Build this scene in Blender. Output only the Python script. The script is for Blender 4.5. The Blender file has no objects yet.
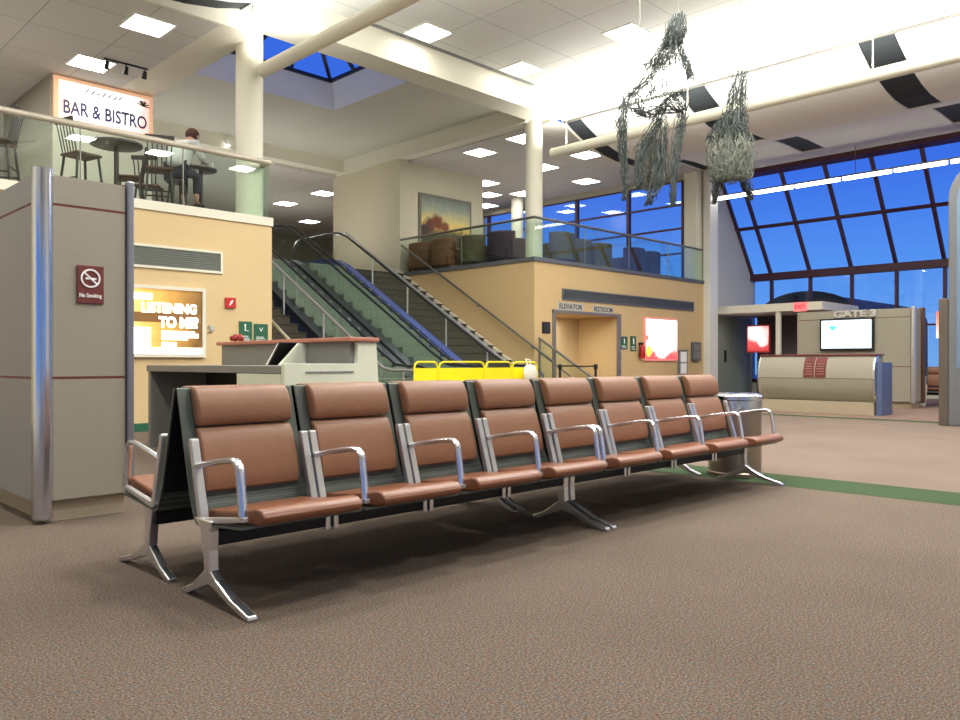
import bpy, bmesh, math, random
from mathutils import Vector, Matrix
random.seed(7)
PI = math.pi
SC = bpy.context.scene
COL = SC.collection
TAN = 0.593          # slope of stairs and escalators

# ------------------------------------------------------------------ materials
MATS = {}
def lin(c):
    return tuple(((v/255)/12.92 if v/255 <= 0.04045 else ((v/255+0.055)/1.055)**2.4) for v in c)

def mat(name, rgb, rough=0.6, metal=0.0, var=0.06, scale=6.0, bump=0.0, emit=None, es=0.0, spec=0.5, coat=0.0):
    """principled material with a little noise variation; rgb is sRGB 0-255"""
    if name in MATS: return MATS[name]
    m = bpy.data.materials.new(name); m.use_nodes = True
    nt = m.node_tree; b = nt.nodes['Principled BSDF']
    c = lin(rgb)
    geo = nt.nodes.new('ShaderNodeTexCoord')
    nz = nt.nodes.new('ShaderNodeTexNoise'); nz.inputs['Scale'].default_value = scale; nz.inputs['Detail'].default_value = 3
    nt.links.new(geo.outputs['Object'], nz.inputs['Vector'])
    mx = nt.nodes.new('ShaderNodeMix'); mx.data_type = 'RGBA'
    mx.inputs[6].default_value = (*[max(0, v*(1-var)) for v in c], 1)
    mx.inputs[7].default_value = (*[min(1, v*(1+var)) for v in c], 1)
    nt.links.new(nz.outputs['Fac'], mx.inputs[0])
    nt.links.new(mx.outputs[2], b.inputs['Base Color'])
    b.inputs['Roughness'].default_value = rough; b.inputs['Metallic'].default_value = metal
    b.inputs['Specular IOR Level'].default_value = spec
    if coat: b.inputs['Coat Weight'].default_value = coat
    if emit:
        b.inputs['Emission Color'].default_value = (*lin(emit), 1); b.inputs['Emission Strength'].default_value = es
    if bump:
        bp = nt.nodes.new('ShaderNodeBump'); bp.inputs['Strength'].default_value = bump; bp.inputs['Distance'].default_value = 0.01
        nt.links.new(nz.outputs['Fac'], bp.inputs['Height']); nt.links.new(bp.outputs[0], b.inputs['Normal'])
    MATS[name] = m
    return m

def carpet(name, c1, c2, c3, tint=0.35):
    m = bpy.data.materials.new(name); m.use_nodes = True
    nt = m.node_tree; b = nt.nodes['Principled BSDF']; L = nt.links.new; N = nt.nodes.new
    g = N('ShaderNodeNewGeometry')
    n1 = N('ShaderNodeTexNoise'); n1.inputs['Scale'].default_value = 120; n1.inputs['Detail'].default_value = 4; n1.inputs['Roughness'].default_value = 0.75
    n2 = N('ShaderNodeTexNoise'); n2.inputs['Scale'].default_value = 1.1; n2.inputs['Detail'].default_value = 2
    v = N('ShaderNodeTexVoronoi'); v.inputs['Scale'].default_value = 55
    for n in (n1, n2, v): L(g.outputs['Position'], n.inputs['Vector'])
    r = N('ShaderNodeValToRGB'); cr = r.color_ramp
    cr.elements[0].position = 0.34; cr.elements[0].color = (*lin(c1), 1)
    cr.elements[1].position = 0.66; cr.elements[1].color = (*lin(c3), 1)
    e = cr.elements.new(0.5); e.color = (*lin(c2), 1)
    L(n1.outputs['Fac'], r.inputs[0])
    mx = N('ShaderNodeMix'); mx.data_type = 'RGBA'; mx.blend_type = 'MULTIPLY'; mx.inputs[0].default_value = 0.35
    L(r.outputs[0], mx.inputs[6])
    r2 = N('ShaderNodeValToRGB'); r2.color_ramp.elements[0].color = (.72, .7, .68, 1); r2.color_ramp.elements[1].color = (1, 1, 1, 1)
    L(v.outputs['Distance'], r2.inputs[0]); L(r2.outputs[0], mx.inputs[7])
    n3 = N('ShaderNodeTexNoise'); n3.inputs['Scale'].default_value = 38; n3.inputs['Detail'].default_value = 3; L(g.outputs['Position'], n3.inputs['Vector'])
    r3 = N('ShaderNodeValToRGB'); c3_ = r3.color_ramp; c3_.elements[0].position = .36; c3_.elements[0].color = (.80, .92, 1.0, 1); c3_.elements[1].position = .64; c3_.elements[1].color = (1.0, .84, .76, 1)
    e3 = c3_.elements.new(.5); e3.color = (.95, .93, .86, 1)
    L(n3.outputs['Fac'], r3.inputs[0])
    mt = N('ShaderNodeMix'); mt.data_type = 'RGBA'; mt.blend_type = 'MULTIPLY'; mt.inputs[0].default_value = tint
    L(mx.outputs[2], mt.inputs[6]); L(r3.outputs[0], mt.inputs[7])
    mx2 = N('ShaderNodeMix'); mx2.data_type = 'RGBA'; mx2.blend_type = 'MULTIPLY'; mx2.inputs[0].default_value = 0.25
    L(mt.outputs[2], mx2.inputs[6]); L(n2.outputs['Fac'], mx2.inputs[7])
    L(mx2.outputs[2], b.inputs['Base Color'])
    b.inputs['Roughness'].default_value = 0.95; b.inputs['Specular IOR Level'].default_value = 0.1
    bp = N('ShaderNodeBump'); bp.inputs['Strength'].default_value = 0.5; bp.inputs['Distance'].default_value = 0.006
    L(n1.outputs['Fac'], bp.inputs['Height']); L(bp.outputs[0], b.inputs['Normal'])
    MATS[name] = m
    return m

def tile_ceiling(name, c, line, size=0.61, w=0.012):
    m = bpy.data.materials.new(name); m.use_nodes = True
    nt = m.node_tree; b = nt.nodes['Principled BSDF']; L = nt.links.new; N = nt.nodes.new
    g = N('ShaderNodeNewGeometry'); br = N('ShaderNodeTexBrick'); br.offset = 0.0
    br.inputs['Scale'].default_value = 1.0; br.inputs['Brick Width'].default_value = size*2; br.inputs['Row Height'].default_value = size*2
    br.inputs['Mortar Size'].default_value = w; br.inputs['Mortar Smooth'].default_value = 0.2
    br.inputs['Color1'].default_value = (*lin(c), 1); br.inputs['Color2'].default_value = (*[x*.96 for x in lin(c)], 1)
    br.inputs['Mortar'].default_value = (*lin(line), 1)
    L(g.outputs['Position'], br.inputs['Vector'])
    nz = N('ShaderNodeTexNoise'); nz.inputs['Scale'].default_value = 40; L(g.outputs['Position'], nz.inputs['Vector'])
    mx = N('ShaderNodeMix'); mx.data_type = 'RGBA'; mx.blend_type = 'MULTIPLY'; mx.inputs[0].default_value = 0.12
    L(br.outputs['Color'], mx.inputs[6]); L(nz.outputs['Fac'], mx.inputs[7]); L(mx.outputs[2], b.inputs['Base Color'])
    b.inputs['Roughness'].default_value = 0.9
    MATS[name] = m
    return m

def glass(name, tint, refl=0.10):
    """thin sheet glass: see-through with fresnel reflection"""
    m = bpy.data.materials.new(name); m.use_nodes = True
    nt = m.node_tree; L = nt.links.new; N = nt.nodes.new
    nt.nodes.remove(nt.nodes['Principled BSDF']); out = nt.nodes['Material Output']
    t = N('ShaderNodeBsdfTransparent'); t.inputs[0].default_value = (*tint, 1)
    gl = N('ShaderNodeBsdfGlossy'); gl.inputs['Roughness'].default_value = 0.01; gl.inputs[0].default_value = (.95, 1, .97, 1)
    fr = N('ShaderNodeFresnel'); fr.inputs['IOR'].default_value = 1.5
    ad = N('ShaderNodeMath'); ad.operation = 'ADD'; ad.use_clamp = True; ad.inputs[1].default_value = refl
    nz = N('ShaderNodeTexNoise'); nz.inputs['Scale'].default_value = 2.0
    ml = N('ShaderNodeMath'); ml.operation = 'MULTIPLY'; ml.inputs[1].default_value = 0.03
    ad2 = N('ShaderNodeMath'); ad2.operation = 'ADD'
    L(fr.outputs[0], ad.inputs[0]); L(nz.outputs['Fac'], ml.inputs[0]); L(ad.outputs[0], ad2.inputs[0]); L(ml.outputs[0], ad2.inputs[1])
    ge = N('ShaderNodeNewGeometry'); iv = N('ShaderNodeMath'); iv.operation = 'SUBTRACT'; iv.inputs[0].default_value = 1.0; L(ge.outputs['Backfacing'], iv.inputs[1])
    mm = N('ShaderNodeMath'); mm.operation = 'MULTIPLY'; mm.use_clamp = True; L(ad2.outputs[0], mm.inputs[0]); L(iv.outputs[0], mm.inputs[1])
    mx = N('ShaderNodeMixShader'); L(mm.outputs[0], mx.inputs[0]); L(t.outputs[0], mx.inputs[1]); L(gl.outputs[0], mx.inputs[2])
    L(mx.outputs[0], out.inputs['Surface'])
    MATS[name] = m
    return m

def perforated(name, c, hole):
    m = bpy.data.materials.new(name); m.use_nodes = True
    nt = m.node_tree; b = nt.nodes['Principled BSDF']; L = nt.links.new; N = nt.nodes.new
    tc = N('ShaderNodeTexCoord'); v = N('ShaderNodeTexVoronoi'); v.inputs['Scale'].default_value = 85; v.inputs['Randomness'].default_value = 0.0
    L(tc.outputs['Object'], v.inputs['Vector'])
    sp = N('ShaderNodeSeparateXYZ'); L(tc.outputs['Object'], sp.inputs[0]); lt = N('ShaderNodeMath'); lt.operation = 'GREATER_THAN'; lt.inputs[1].default_value = 0.115
    L(sp.outputs[2], lt.inputs[0]); ad = N('ShaderNodeMath'); ad.operation = 'ADD'; L(v.outputs['Distance'], ad.inputs[0]); L(lt.outputs[0], ad.inputs[1])
    r = N('ShaderNodeValToRGB'); r.color_ramp.elements[0].position = 0.36; r.color_ramp.elements[0].color = (*lin(hole), 1)
    r.color_ramp.elements[1].position = 0.42; r.color_ramp.elements[1].color = (*lin(c), 1)
    L(ad.outputs[0], r.inputs[0]); L(r.outputs[0], b.inputs['Base Color'])
    b.inputs['Roughness'].default_value = 0.45; b.inputs['Metallic'].default_value = 0.3
    MATS[name] = m
    return m

def emis(name, rgb, s, var=0.0):
    m = bpy.data.materials.new(name); m.use_nodes = True
    nt = m.node_tree; b = nt.nodes['Principled BSDF']
    b.inputs['Base Color'].default_value = (*lin(rgb), 1)
    b.inputs['Emission Color'].default_value = (*lin(rgb), 1); b.inputs['Emission Strength'].default_value = s
    MATS[name] = m
    return m

def ramp_emis(name, axis, stops, s, lo, hi, blob=None):
    """lit print: colour ramp along an object axis, optionally with a soft bright blob (centre, radius, colour)"""
    m = bpy.data.materials.new(name); m.use_nodes = True
    nt = m.node_tree; b = nt.nodes['Principled BSDF']; L = nt.links.new; N = nt.nodes.new
    tc = N('ShaderNodeTexCoord'); sp = N('ShaderNodeSeparateXYZ'); L(tc.outputs['Object'], sp.inputs[0])
    mr = N('ShaderNodeMapRange'); mr.inputs[1].default_value = lo; mr.inputs[2].default_value = hi
    L(sp.outputs[axis], mr.inputs[0])
    nz = N('ShaderNodeTexNoise'); nz.inputs['Scale'].default_value = 5; L(tc.outputs['Object'], nz.inputs['Vector'])
    ma = N('ShaderNodeMath'); ma.operation = 'MULTIPLY_ADD'; ma.inputs[1].default_value = 0.25; L(nz.outputs['Fac'], ma.inputs[0]); L(mr.outputs[0], ma.inputs[2])
    sb = N('ShaderNodeMath'); sb.operation = 'SUBTRACT'; sb.inputs[1].default_value = 0.125; L(ma.outputs[0], sb.inputs[0])
    r = N('ShaderNodeValToRGB'); el = r.color_ramp.elements
    el[0].position = stops[0][0]; el[0].color = (*lin(stops[0][1]), 1)
    el[1].position = stops[-1][0]; el[1].color = (*lin(stops[-1][1]), 1)
    for p, c in stops[1:-1]:
        e = el.new(p); e.color = (*lin(c), 1)
    L(sb.outputs[0], r.inputs[0]); src = r.outputs[0]
    for (ctr, rad, colr) in (blob or []):
        vd = N('ShaderNodeVectorMath'); vd.operation = 'DISTANCE'; vd.inputs[1].default_value = ctr
        L(tc.outputs['Object'], vd.inputs[0])
        m2 = N('ShaderNodeMapRange'); m2.inputs[1].default_value = rad*1.25; m2.inputs[2].default_value = rad*0.7
        ad = N('ShaderNodeMath'); ad.operation = 'MULTIPLY_ADD'; ad.inputs[1].default_value = rad*0.9
        L(nz.outputs['Fac'], ad.inputs[0]); L(vd.outputs['Value'], ad.inputs[2])
        s2 = N('ShaderNodeMath'); s2.operation = 'SUBTRACT'; s2.inputs[1].default_value = rad*0.45
        L(ad.outputs[0], s2.inputs[0]); L(s2.outputs[0], m2.inputs[0])
        mx = N('ShaderNodeMix'); mx.data_type = 'RGBA'; L(m2.outputs[0], mx.inputs[0]); L(src, mx.inputs[6])
        mx.inputs[7].default_value = (*lin(colr), 1); src = mx.outputs[2]
    L(src, b.inputs['Base Color']); L(src, b.inputs['Emission Color']); b.inputs['Emission Strength'].default_value = s
    MATS[name] = m
    return m

# ------------------------------------------------------------------ mesh builder
class MB:
    def __init__(s): s.v = []; s.f = []
    def add(s, vs, fs):
        o = len(s.v); s.v += [Vector(p) for p in vs]; s.f += [tuple(i+o for i in q) for q in fs]; return s
    def box(s, x0, x1, y0, y1, z0, z1):
        return s.add([(x0,y0,z0),(x1,y0,z0),(x1,y1,z0),(x0,y1,z0),(x0,y0,z1),(x1,y0,z1),(x1,y1,z1),(x0,y1,z1)],
                     [(0,3,2,1),(4,5,6,7),(0,1,5,4),(1,2,6,5),(2,3,7,6),(3,0,4,7)])
    def prism(s, prof, axis, a0, a1):
        """closed 2-D profile extruded along an axis: 'x': (y,z) 'y': (x,z) 'z': (x,y)"""
        def P(p, a): return {'x': (a, p[0], p[1]), 'y': (p[0], a, p[1]), 'z': (p[0], p[1], a)}[axis]
        n = len(prof)
        vs = [P(p, a0) for p in prof] + [P(p, a1) for p in prof]
        fs = [tuple(range(n-1, -1, -1)), tuple(range(n, 2*n))] + [(i, (i+1) % n, n+(i+1) % n, n+i) for i in range(n)]
        return s.add(vs, fs)
    def strip(s, prof, axis, a0, a1, t=0.03):
        """open profile given a thickness t (upwards in the second coordinate) and extruded"""
        return s.prism(list(prof) + [(p[0], p[1]+t) for p in reversed(prof)], axis, a0, a1)
    def quad(s, *p): return s.add(p, [tuple(range(len(p)))])
    def tube(s, pts, r, n=8, closed=False, flat=None):
        pts = [Vector(p) for p in pts]; m = len(pts); rings = []
        rad = r if isinstance(r, (list, tuple)) else [r]*m
        up = None
        for i, p in enumerate(pts):
            a = pts[i-1] if (i or closed) else p; b = pts[(i+1) % m] if (i < m-1 or closed) else p
            t = (b-a).normalized() if (b-a).length > 1e-9 else Vector((0,0,1))
            if up is None:
                up = Vector((0,0,1)) if abs(t.z) < .9 else Vector((0,1,0))
            u = (up - t*up.dot(t)); u = u.normalized() if u.length > 1e-6 else t.orthogonal().normalized()
            w = t.cross(u); up = u
            fl = flat or (1, 1)
            rings.append([p + (u*math.cos(2*PI*(k+.5)/n)*fl[0] + w*math.sin(2*PI*(k+.5)/n)*fl[1])*rad[i] for k in range(n)])
        vs = [q for rg in rings for q in rg]; fs = []
        for i in range(m if closed else m-1):
            j = (i+1) % m
            for k in range(n):
                fs.append((i*n+k, i*n+(k+1) % n, j*n+(k+1) % n, j*n+k))
        if not closed:
            fs += [tuple(range(n-1, -1, -1)), tuple((m-1)*n+k for k in range(n))]
        return s.add(vs, fs)
    def bar(s, a, b, r, n=4, flat=None): return s.tube([a, b], r, n, flat=flat)
    def lathe(s, prof, c, n=24):
        vs = []; fs = []; m = len(prof)
        for (r, z) in prof:
            for k in range(n): vs.append((c[0]+r*math.cos(2*PI*k/n), c[1]+r*math.sin(2*PI*k/n), c[2]+z))
        for i in range(m-1):
            for k in range(n): fs.append((i*n+k, i*n+(k+1) % n, (i+1)*n+(k+1) % n, (i+1)*n+k))
        fs += [tuple(range(n-1, -1, -1)), tuple((m-1)*n+k for k in range(n))]
        return s.add(vs, fs)
    def ball(s, c, r, sx=1, sy=1, sz=1, n=12):
        prof = [(max(r*math.sin(PI*i/8), 1e-4), -r*math.cos(PI*i/8)) for i in range(9)]
        o = len(s.v); s.lathe(prof, (0,0,0), n)
        for i in range(o, len(s.v)):
            p = s.v[i]; s.v[i] = Vector((c[0]+p.x*sx, c[1]+p.y*sy, c[2]+p.z*sz))
        return s
    def rot(s, ang, axis, c):
        R = Matrix.Rotation(ang, 3, axis); c = Vector(c); s.v = [c + R @ (p-c) for p in s.v]; return s
    def build(s, name, m, parent=None, bevel=0.0, smooth=None, seg=2):
        return link(name, s.v, s.f, m, parent, bevel, smooth, seg)

ORG = {}        # world origin of every object made here
def link(name, verts, faces, m, parent=None, bevel=0.0, smooth=None, seg=2):
    verts = [Vector(v) for v in verts]
    lo = Vector((min(v.x for v in verts), min(v.y for v in verts), min(v.z for v in verts)))
    hi = Vector((max(v.x for v in verts), max(v.y for v in verts), max(v.z for v in verts)))
    o0 = Vector(((lo.x+hi.x)/2, (lo.y+hi.y)/2, lo.z))
    me = bpy.data.meshes.new(name)
    me.from_pydata([v-o0 for v in verts], [], faces)
    bm = bmesh.new(); bm.from_mesh(me); bmesh.ops.recalc_face_normals(bm, faces=bm.faces); bm.to_mesh(me); bm.free()
    for x in (m if isinstance(m, (list, tuple)) else [m]): me.materials.append(x)
    if smooth is not None:
        for p in me.polygons: p.use_smooth = True
        me.set_sharp_from_angle(angle=math.radians(smooth))
    o = bpy.data.objects.new(name, me); COL.objects.link(o)
    if bevel:
        b = o.modifiers.new('Bevel', 'BEVEL'); b.width = bevel; b.segments = seg; b.limit_method = 'ANGLE'; b.angle_limit = math.radians(40)
    if parent is not None:
        o.parent = parent; o.location = o0 - ORG[parent.name]
    else:
        o.location = o0
    ORG[o.name] = o0
    return o

def thing(name, label, cat, loc, group=None):
    o = bpy.data.objects.new(name, None); COL.objects.link(o)
    o.location = loc; ORG[o.name] = Vector(loc); o.empty_display_size = 0.1
    return tag(o, label, cat, group)
def tag(o, label, cat, group=None):
    o['label'] = label; o['category'] = cat; o['kind'] = 'thing'
    if group: o['group'] = group
    return o
def struct(o, label=None):
    o['kind'] = 'structure'
    if label: o['label'] = label
    return o
def dup(root, loc, rz=0.0, label=None, group=None, scale=None):
    r = root.copy(); COL.objects.link(r); r.location = loc; r.rotation_euler = (0, 0, rz)
    if scale: r.scale = scale
    if label: r['label'] = label
    if group: r['group'] = group
    for ch in list(root.children):
        c = ch.copy(); COL.objects.link(c); c.parent = r
        for g in list(ch.children):
            d = g.copy(); COL.objects.link(d); d.parent = c
    ORG[r.name] = Vector(loc)
    return r

def text(name, s, size, m, parent, pos, facing, extrude=0.004, align='CENTER', bold=0.0, width=None):
    """lettering as a mesh; facing '-y' reads along +x, '-x' reads along -y"""
    cu = bpy.data.curves.new(name, 'FONT'); cu.body = s; cu.size = size; cu.extrude = extrude
    cu.align_x = align; cu.align_y = 'CENTER'; cu.offset = bold; cu.resolution_u = 3
    t = bpy.data.objects.new(name+'_src', cu); COL.objects.link(t)
    dg = bpy.context.evaluated_depsgraph_get(); dg.update()
    me = t.evaluated_get(dg).to_mesh()
    vs = [v.co.copy() for v in me.vertices]; fs = [tuple(p.vertices) for p in me.polygons]
    t.evaluated_get(dg).to_mesh_clear(); bpy.data.objects.remove(t); bpy.data.curves.remove(cu)
    if width:
        xs = [v.x for v in vs]; k = width/(max(xs)-min(xs)); vs = [Vector((v.x*k, v.y, v.z)) for v in vs]
    p = Vector(pos)
    if facing == '-y': vs = [p + Vector((v.x, -v.z, v.y)) for v in vs]
    else: vs = [p + Vector((-v.z, -v.x, v.y)) for v in vs]
    return link(name, vs, fs, m, parent)

def skin_obj(name, nodes, edges, m, parent, subsurf=2):
    """nodes: list of (x,y,z,r[,r2]) ; first node is the root"""
    o0 = Vector(nodes[0][:3])
    me = bpy.data.meshes.new(name); me.from_pydata([Vector(n[:3])-o0 for n in nodes], edges, [])
    me.materials.append(m)
    o = bpy.data.objects.new(name, me); COL.objects.link(o)
    sk = o.modifiers.new('Skin', 'SKIN'); sk.use_smooth_shade = True
    for i, n in enumerate(nodes):
        d = me.skin_vertices[0].data[i]; d.radius = (n[3], n[4] if len(n) > 4 else n[3]); d.use_root = (i == 0)
    ss = o.modifiers.new('Sub', 'SUBSURF'); ss.levels = subsurf; ss.render_levels = subsurf
    if parent is not None: o.parent = parent; o.location = o0 - ORG[parent.name]
    else: o.location = o0
    ORG[o.name] = o0
    return o

# ------------------------------------------------------------------ palette
M_carpet = carpet('carpet_brown', (71,61,54), (117,104,94), (160,144,131), 0.9)
M_walk = carpet('carpet_walkway', (114,99,90), (131,115,104), (148,131,119))
M_gatecarpet = carpet('carpet_gate', (120,98,86), (146,122,108), (168,142,126))
M_green = carpet('carpet_green', (52,68,46), (68,88,60), (86,104,76))
M_beige = mat('beige_wall_paint', (214,188,140), 0.75, var=0.03, scale=3)
M_beige_r = mat('tan_wall_paint', (214,184,132), 0.75, var=0.03, scale=3)
M_cream = mat('cream_paint', (228,224,204), 0.7, var=0.02, scale=2)
M_white = mat('white_paint', (238,238,230), 0.7, var=0.02)
M_greywall = mat('grey_wall_paint', (204,202,188), 0.75, var=0.03)
M_darkwall = mat('dim_wall_paint', (170,164,148), 0.8, var=0.03)
M_tile = tile_ceiling('ceiling_tile', (214,214,206), (178,178,170))
M_tile2 = tile_ceiling('mezzanine_ceiling_tile', (206,202,190), (180,174,164))
M_slotdark = mat('dark_recess', (40,46,48), 0.8)
M_alu = mat('brushed_aluminium', (216,216,216), 0.32, 0.8, var=0.05, scale=30)
M_chrome = mat('polished_aluminium', (222,223,226), 0.26, 0.95, var=0.03, scale=20)
M_mirror = mat('mirror_aluminium', (210,214,224), 0.2, 1.0, var=0.03, scale=20)
M_darkalu = mat('dark_aluminium', (140,142,148), 0.4, 0.6, var=0.05)
M_leather = mat('brown_leather', (140,98,70), 0.42, 0.0, var=0.10, scale=22, bump=0.12, spec=0.45)
M_leather_seat = mat('brown_leather_seat', (132,82,54), 0.33, 0.0, var=0.10, scale=22, bump=0.10, spec=0.5)
M_shell = perforated('perforated_steel', (96,104,96), (40,44,40))
M_shelldark = mat('black_steel', (30,31,32), 0.5, 0.4)
M_black = mat('black_plastic', (22,22,24), 0.5)
M_kiosk = mat('kiosk_laminate', (158,152,134), 0.6, var=0.06, scale=60)
M_kioskside = mat('kiosk_laminate_grey', (150,148,144), 0.55, var=0.05, scale=60)
M_seam = mat('maroon_trim', (110,50,48), 0.5)
M_kick = mat('kick_plate', (176,162,136), 0.5, var=0.05)
M_maroon = mat('maroon_panel', (112,48,44), 0.5)
M_signwhite = mat('white_lettering', (240,238,232), 0.6, emit=(240,238,232), es=0.15)
M_podium = mat('sage_laminate', (216,220,198), 0.5, var=0.03)
M_podgrey = mat('grey_laminate', (128,128,124), 0.5, var=0.04)
M_poddark = mat('dark_laminate', (50,46,42), 0.6)
M_ledge = mat('terracotta_laminate', (176,112,92), 0.45, var=0.06)
M_rail = mat('beige_handrail', (188,178,160), 0.4, 0.2)
M_greyrail = mat('grey_handrail', (130,128,120), 0.35, 0.6)
M_rubber = mat('black_rubber', (24,24,26), 0.35)
M_stepgreen = mat('escalator_step', (122,136,120), 0.5, 0.2, var=0.12, scale=30)
M_stepdark = mat('stair_carpet', (74,68,56), 0.95, var=0.2, scale=40)
M_deck = mat('escalator_deck', (88,94,104), 0.3, 0.7)
M_clad = mat('escalator_cladding', (128,130,142), 0.35, 0.5)
M_skirt_bluelit = mat('blue_lit_skirt', (74,94,168), 0.3, 0.25)  # blue light falling on the skirt is painted into its base colour
M_glass = glass('railing_glass', (.89,.95,.91), 0.02)
M_eglass = glass('escalator_glass', (.955,.975,.955), 0.0)
M_wglass = glass('window_glass', (.93,.96,1.0), 0.02)
M_maroonframe = mat('dark_red_mullion', (66,30,42), 0.5, var=0.05)
M_light = emis('light_diffuser', (255,254,248), 14.0)
M_tubelight = emis('fluorescent_tube', (255,252,244), 9.0)
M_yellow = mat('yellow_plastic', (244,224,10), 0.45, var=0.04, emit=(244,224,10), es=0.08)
M_bag = mat('white_plastic_bag', (236,232,214), 0.4, var=0.08)
M_vent = mat('vent_grey', (128,132,124), 0.5, 0.3)
M_ventdark = mat('vent_slate', (104,108,110), 0.5, 0.3)
M_gsign = mat('green_sign', (30,92,66), 0.5)
M_red = mat('red_paint', (186,40,38), 0.4)
M_wood = mat('brown_wood', (92,62,44), 0.45, var=0.2, scale=12)
M_darkwood = mat('dark_wood', (56,48,44), 0.4, var=0.2, scale=12)
M_chairfab = mat('olive_upholstery', (104,96,72), 0.85, var=0.15, scale=30)
M_chairdark = mat('plum_upholstery', (70,52,66), 0.8, var=0.15, scale=30)
M_chairbrown = mat('russet_leather', (128,82,50), 0.5, var=0.1, scale=20)
M_twig = mat('dark_twig', (58,66,62), 0.7, var=0.35, scale=8)
M_twig2 = mat('pale_twig', (104,108,96), 0.7, var=0.35, scale=8)
M_door = mat('green_grey_door', (146,158,146), 0.5, var=0.03)
M_skin = mat('skin', (205,160,135), 0.6, var=0.05)
M_shirt = mat('pale_grey_shirt', (234,236,232), 0.85, var=0.08, scale=14)
M_trouser = mat('dark_trousers', (48,50,62), 0.85, var=0.1)
M_hair = mat('brown_hair', (74,44,32), 0.7, var=0.2, scale=60)
M_steel = mat('steel_bin', (150,134,120), 0.32, 0.75, var=0.05)
M_bluereflect = mat('blue_reflection_panel', (92,108,146), 0.35, 0.3)  # blue window reflection on the counter side, painted as base colour
M_shaft = mat('stairwell_wall_paint', (214,206,178), 0.75, var=0.03)

# ------------------------------------------------------------------ camera
cam = bpy.data.cameras.new('camera'); camo = bpy.data.objects.new('camera', cam); COL.objects.link(camo)
camo.location = (0, 0, 1.0); camo.rotation_euler = (PI/2, 0, -PI/4)
cam.sensor_width = 36; cam.lens = 36*790/960; cam.shift_y = 2/960; cam.clip_end = 300; cam.clip_start = 0.05
SC.camera = camo

# ------------------------------------------------------------------ setting: floors
XW, XE, YS, YN = -4.0, 24.2, -7.0, 30.0
struct(MB().box(XW, 6.24, YS, 12, -.1, 0).build('floor', M_carpet), 'brown flecked carpet')
struct(MB().box(6.24, 6.86, YS, 12, -.1, 0.001).build('trim_1', M_green), 'green carpet border')
struct(MB().box(6.86, 14.4, YS, 18, -.1, 0).build('floor_walkway', M_walk), 'pale walkway carpet')
struct(MB().box(14.4, 14.75, YS, 11.5, -.1, 0.001).build('trim_2', M_green), 'far green carpet border')
struct(MB().box(14.75, XE, YS, 13.2, -.1, 0).build('floor_gate', M_gatecarpet), 'brown carpet at the gate')
struct(MB().box(XW, 6.68, 11.72, YN, 3.02, 3.3).box(13.42, 21.1, 11.72, YN, 3.02, 3.3).box(6.68, 13.42, 16.3, YN, 3.02, 3.3).build('floor_upper', M_gatecarpet), 'mezzanine floor')

# walls around the hall (behind and beside the camera included)
struct(MB().box(XW-.2, XW, YS, -4, 0, 7).box(XW-.2, XW, 5, YN, 0, 7).box(XW-.2, XW, -4, 5, 0, .5).box(XW-.2, XW, -4, 5, 3.0, 7).build('wall_west', M_cream))
w6 = struct(MB().box(XW-.12, XW-.11, -4, 5, .5, 3.0).build('window_6', M_wglass))
fr = MB()
for i in range(7): y = -4 + i*1.5; fr.box(XW-.16, XW-.05, y-.04, y+.04, .5, 3.0)
fr.build('window_frame', M_maroonframe, w6)
struct(MB().box(XW, XE, YN, YN+.2, 3.0, 7).build('wall_back', M_darkwall))
w = MB()
for a, b_ in ((XW, -2.5), (6.5, XE)): w.box(a, b_, YS-.2, YS, 0, 7)
w.box(-2.5, 6.5, YS-.2, YS, 0, .5).box(-2.5, 6.5, YS-.2, YS, 3.2, 7)
struct(w.build('wall_south', M_cream))
w5 = struct(MB().box(-2.5, 6.5, YS-.12, YS-.11, .5, 3.2).build('window_5', M_wglass))
fr = MB()
for i in range(7): x = -2.5 + i*1.5; fr.box(x-.04, x+.04, YS-.16, YS-.05, .5, 3.2)
fr.box(-2.5, 6.5, YS-.16, YS-.05, 2.1, 2.16)
fr.build('window_frame', M_maroonframe, w5)

struct(MB().box(6.68, 13.2, 16.9, 17.0, 0, 3.02).build('wall_under_landing', M_darkwall))
# left beige wall with the mezzanine edge
struct(MB().box(XW, 6.68, 11.46, 11.72, 0, 3.3).box(6.48, 6.68, 11.72, 16.3, 0, 3.02).build('wall_left', M_beige), 'beige wall below the bistro')
struct(MB().box(XW, 6.69, 11.43, 11.72, 3.20, 3.335).build('trim_3', M_cream), 'pale mezzanine edge on the left')
struct(MB().box(XW, 6.68, 11.435, 11.459, 0, .12).build('baseboard_left', M_gsign))
# right tan wall with the elevator opening
OX0, OX1, OZ = 13.88, 16.33, 2.12
w = MB().box(13.2, OX0, 11.5, 11.72, 0, 3.24).box(OX1, 20.95, 11.5, 11.72, 0, 3.24).box(OX0, OX1, 11.5, 11.72, OZ, 3.24)
w.box(13.2, 13.42, 11.72, 16.3, 0, 3.24)
struct(w.build('wall_right', M_beige_r), 'tan wall below the lounge')
r = MB().box(OX1, OX1+.1, 11.72, 12.8, 0, OZ).box(OX0-.1, OX0, 11.72, 12.8, 0, OZ).box(OX0, OX1, 11.72, 12.8, OZ, OZ+.1)
struct(r.build('wall_recess', M_beige_r), 'side walls of the elevator recess')
struct(MB().box(OX0-.1, OX1+.1, 12.7, 12.8, 0, OZ).build('wall_recess_back', M_beige), 'back wall of the elevator recess')
struct(MB().box(13.16, 20.55, 11.46, 11.74, 3.24, 3.33).box(13.16, 13.46, 11.74, 16.3, 3.24, 3.33).build('trim_4', M_ventdark), 'slate cap on the lounge edge')
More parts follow.
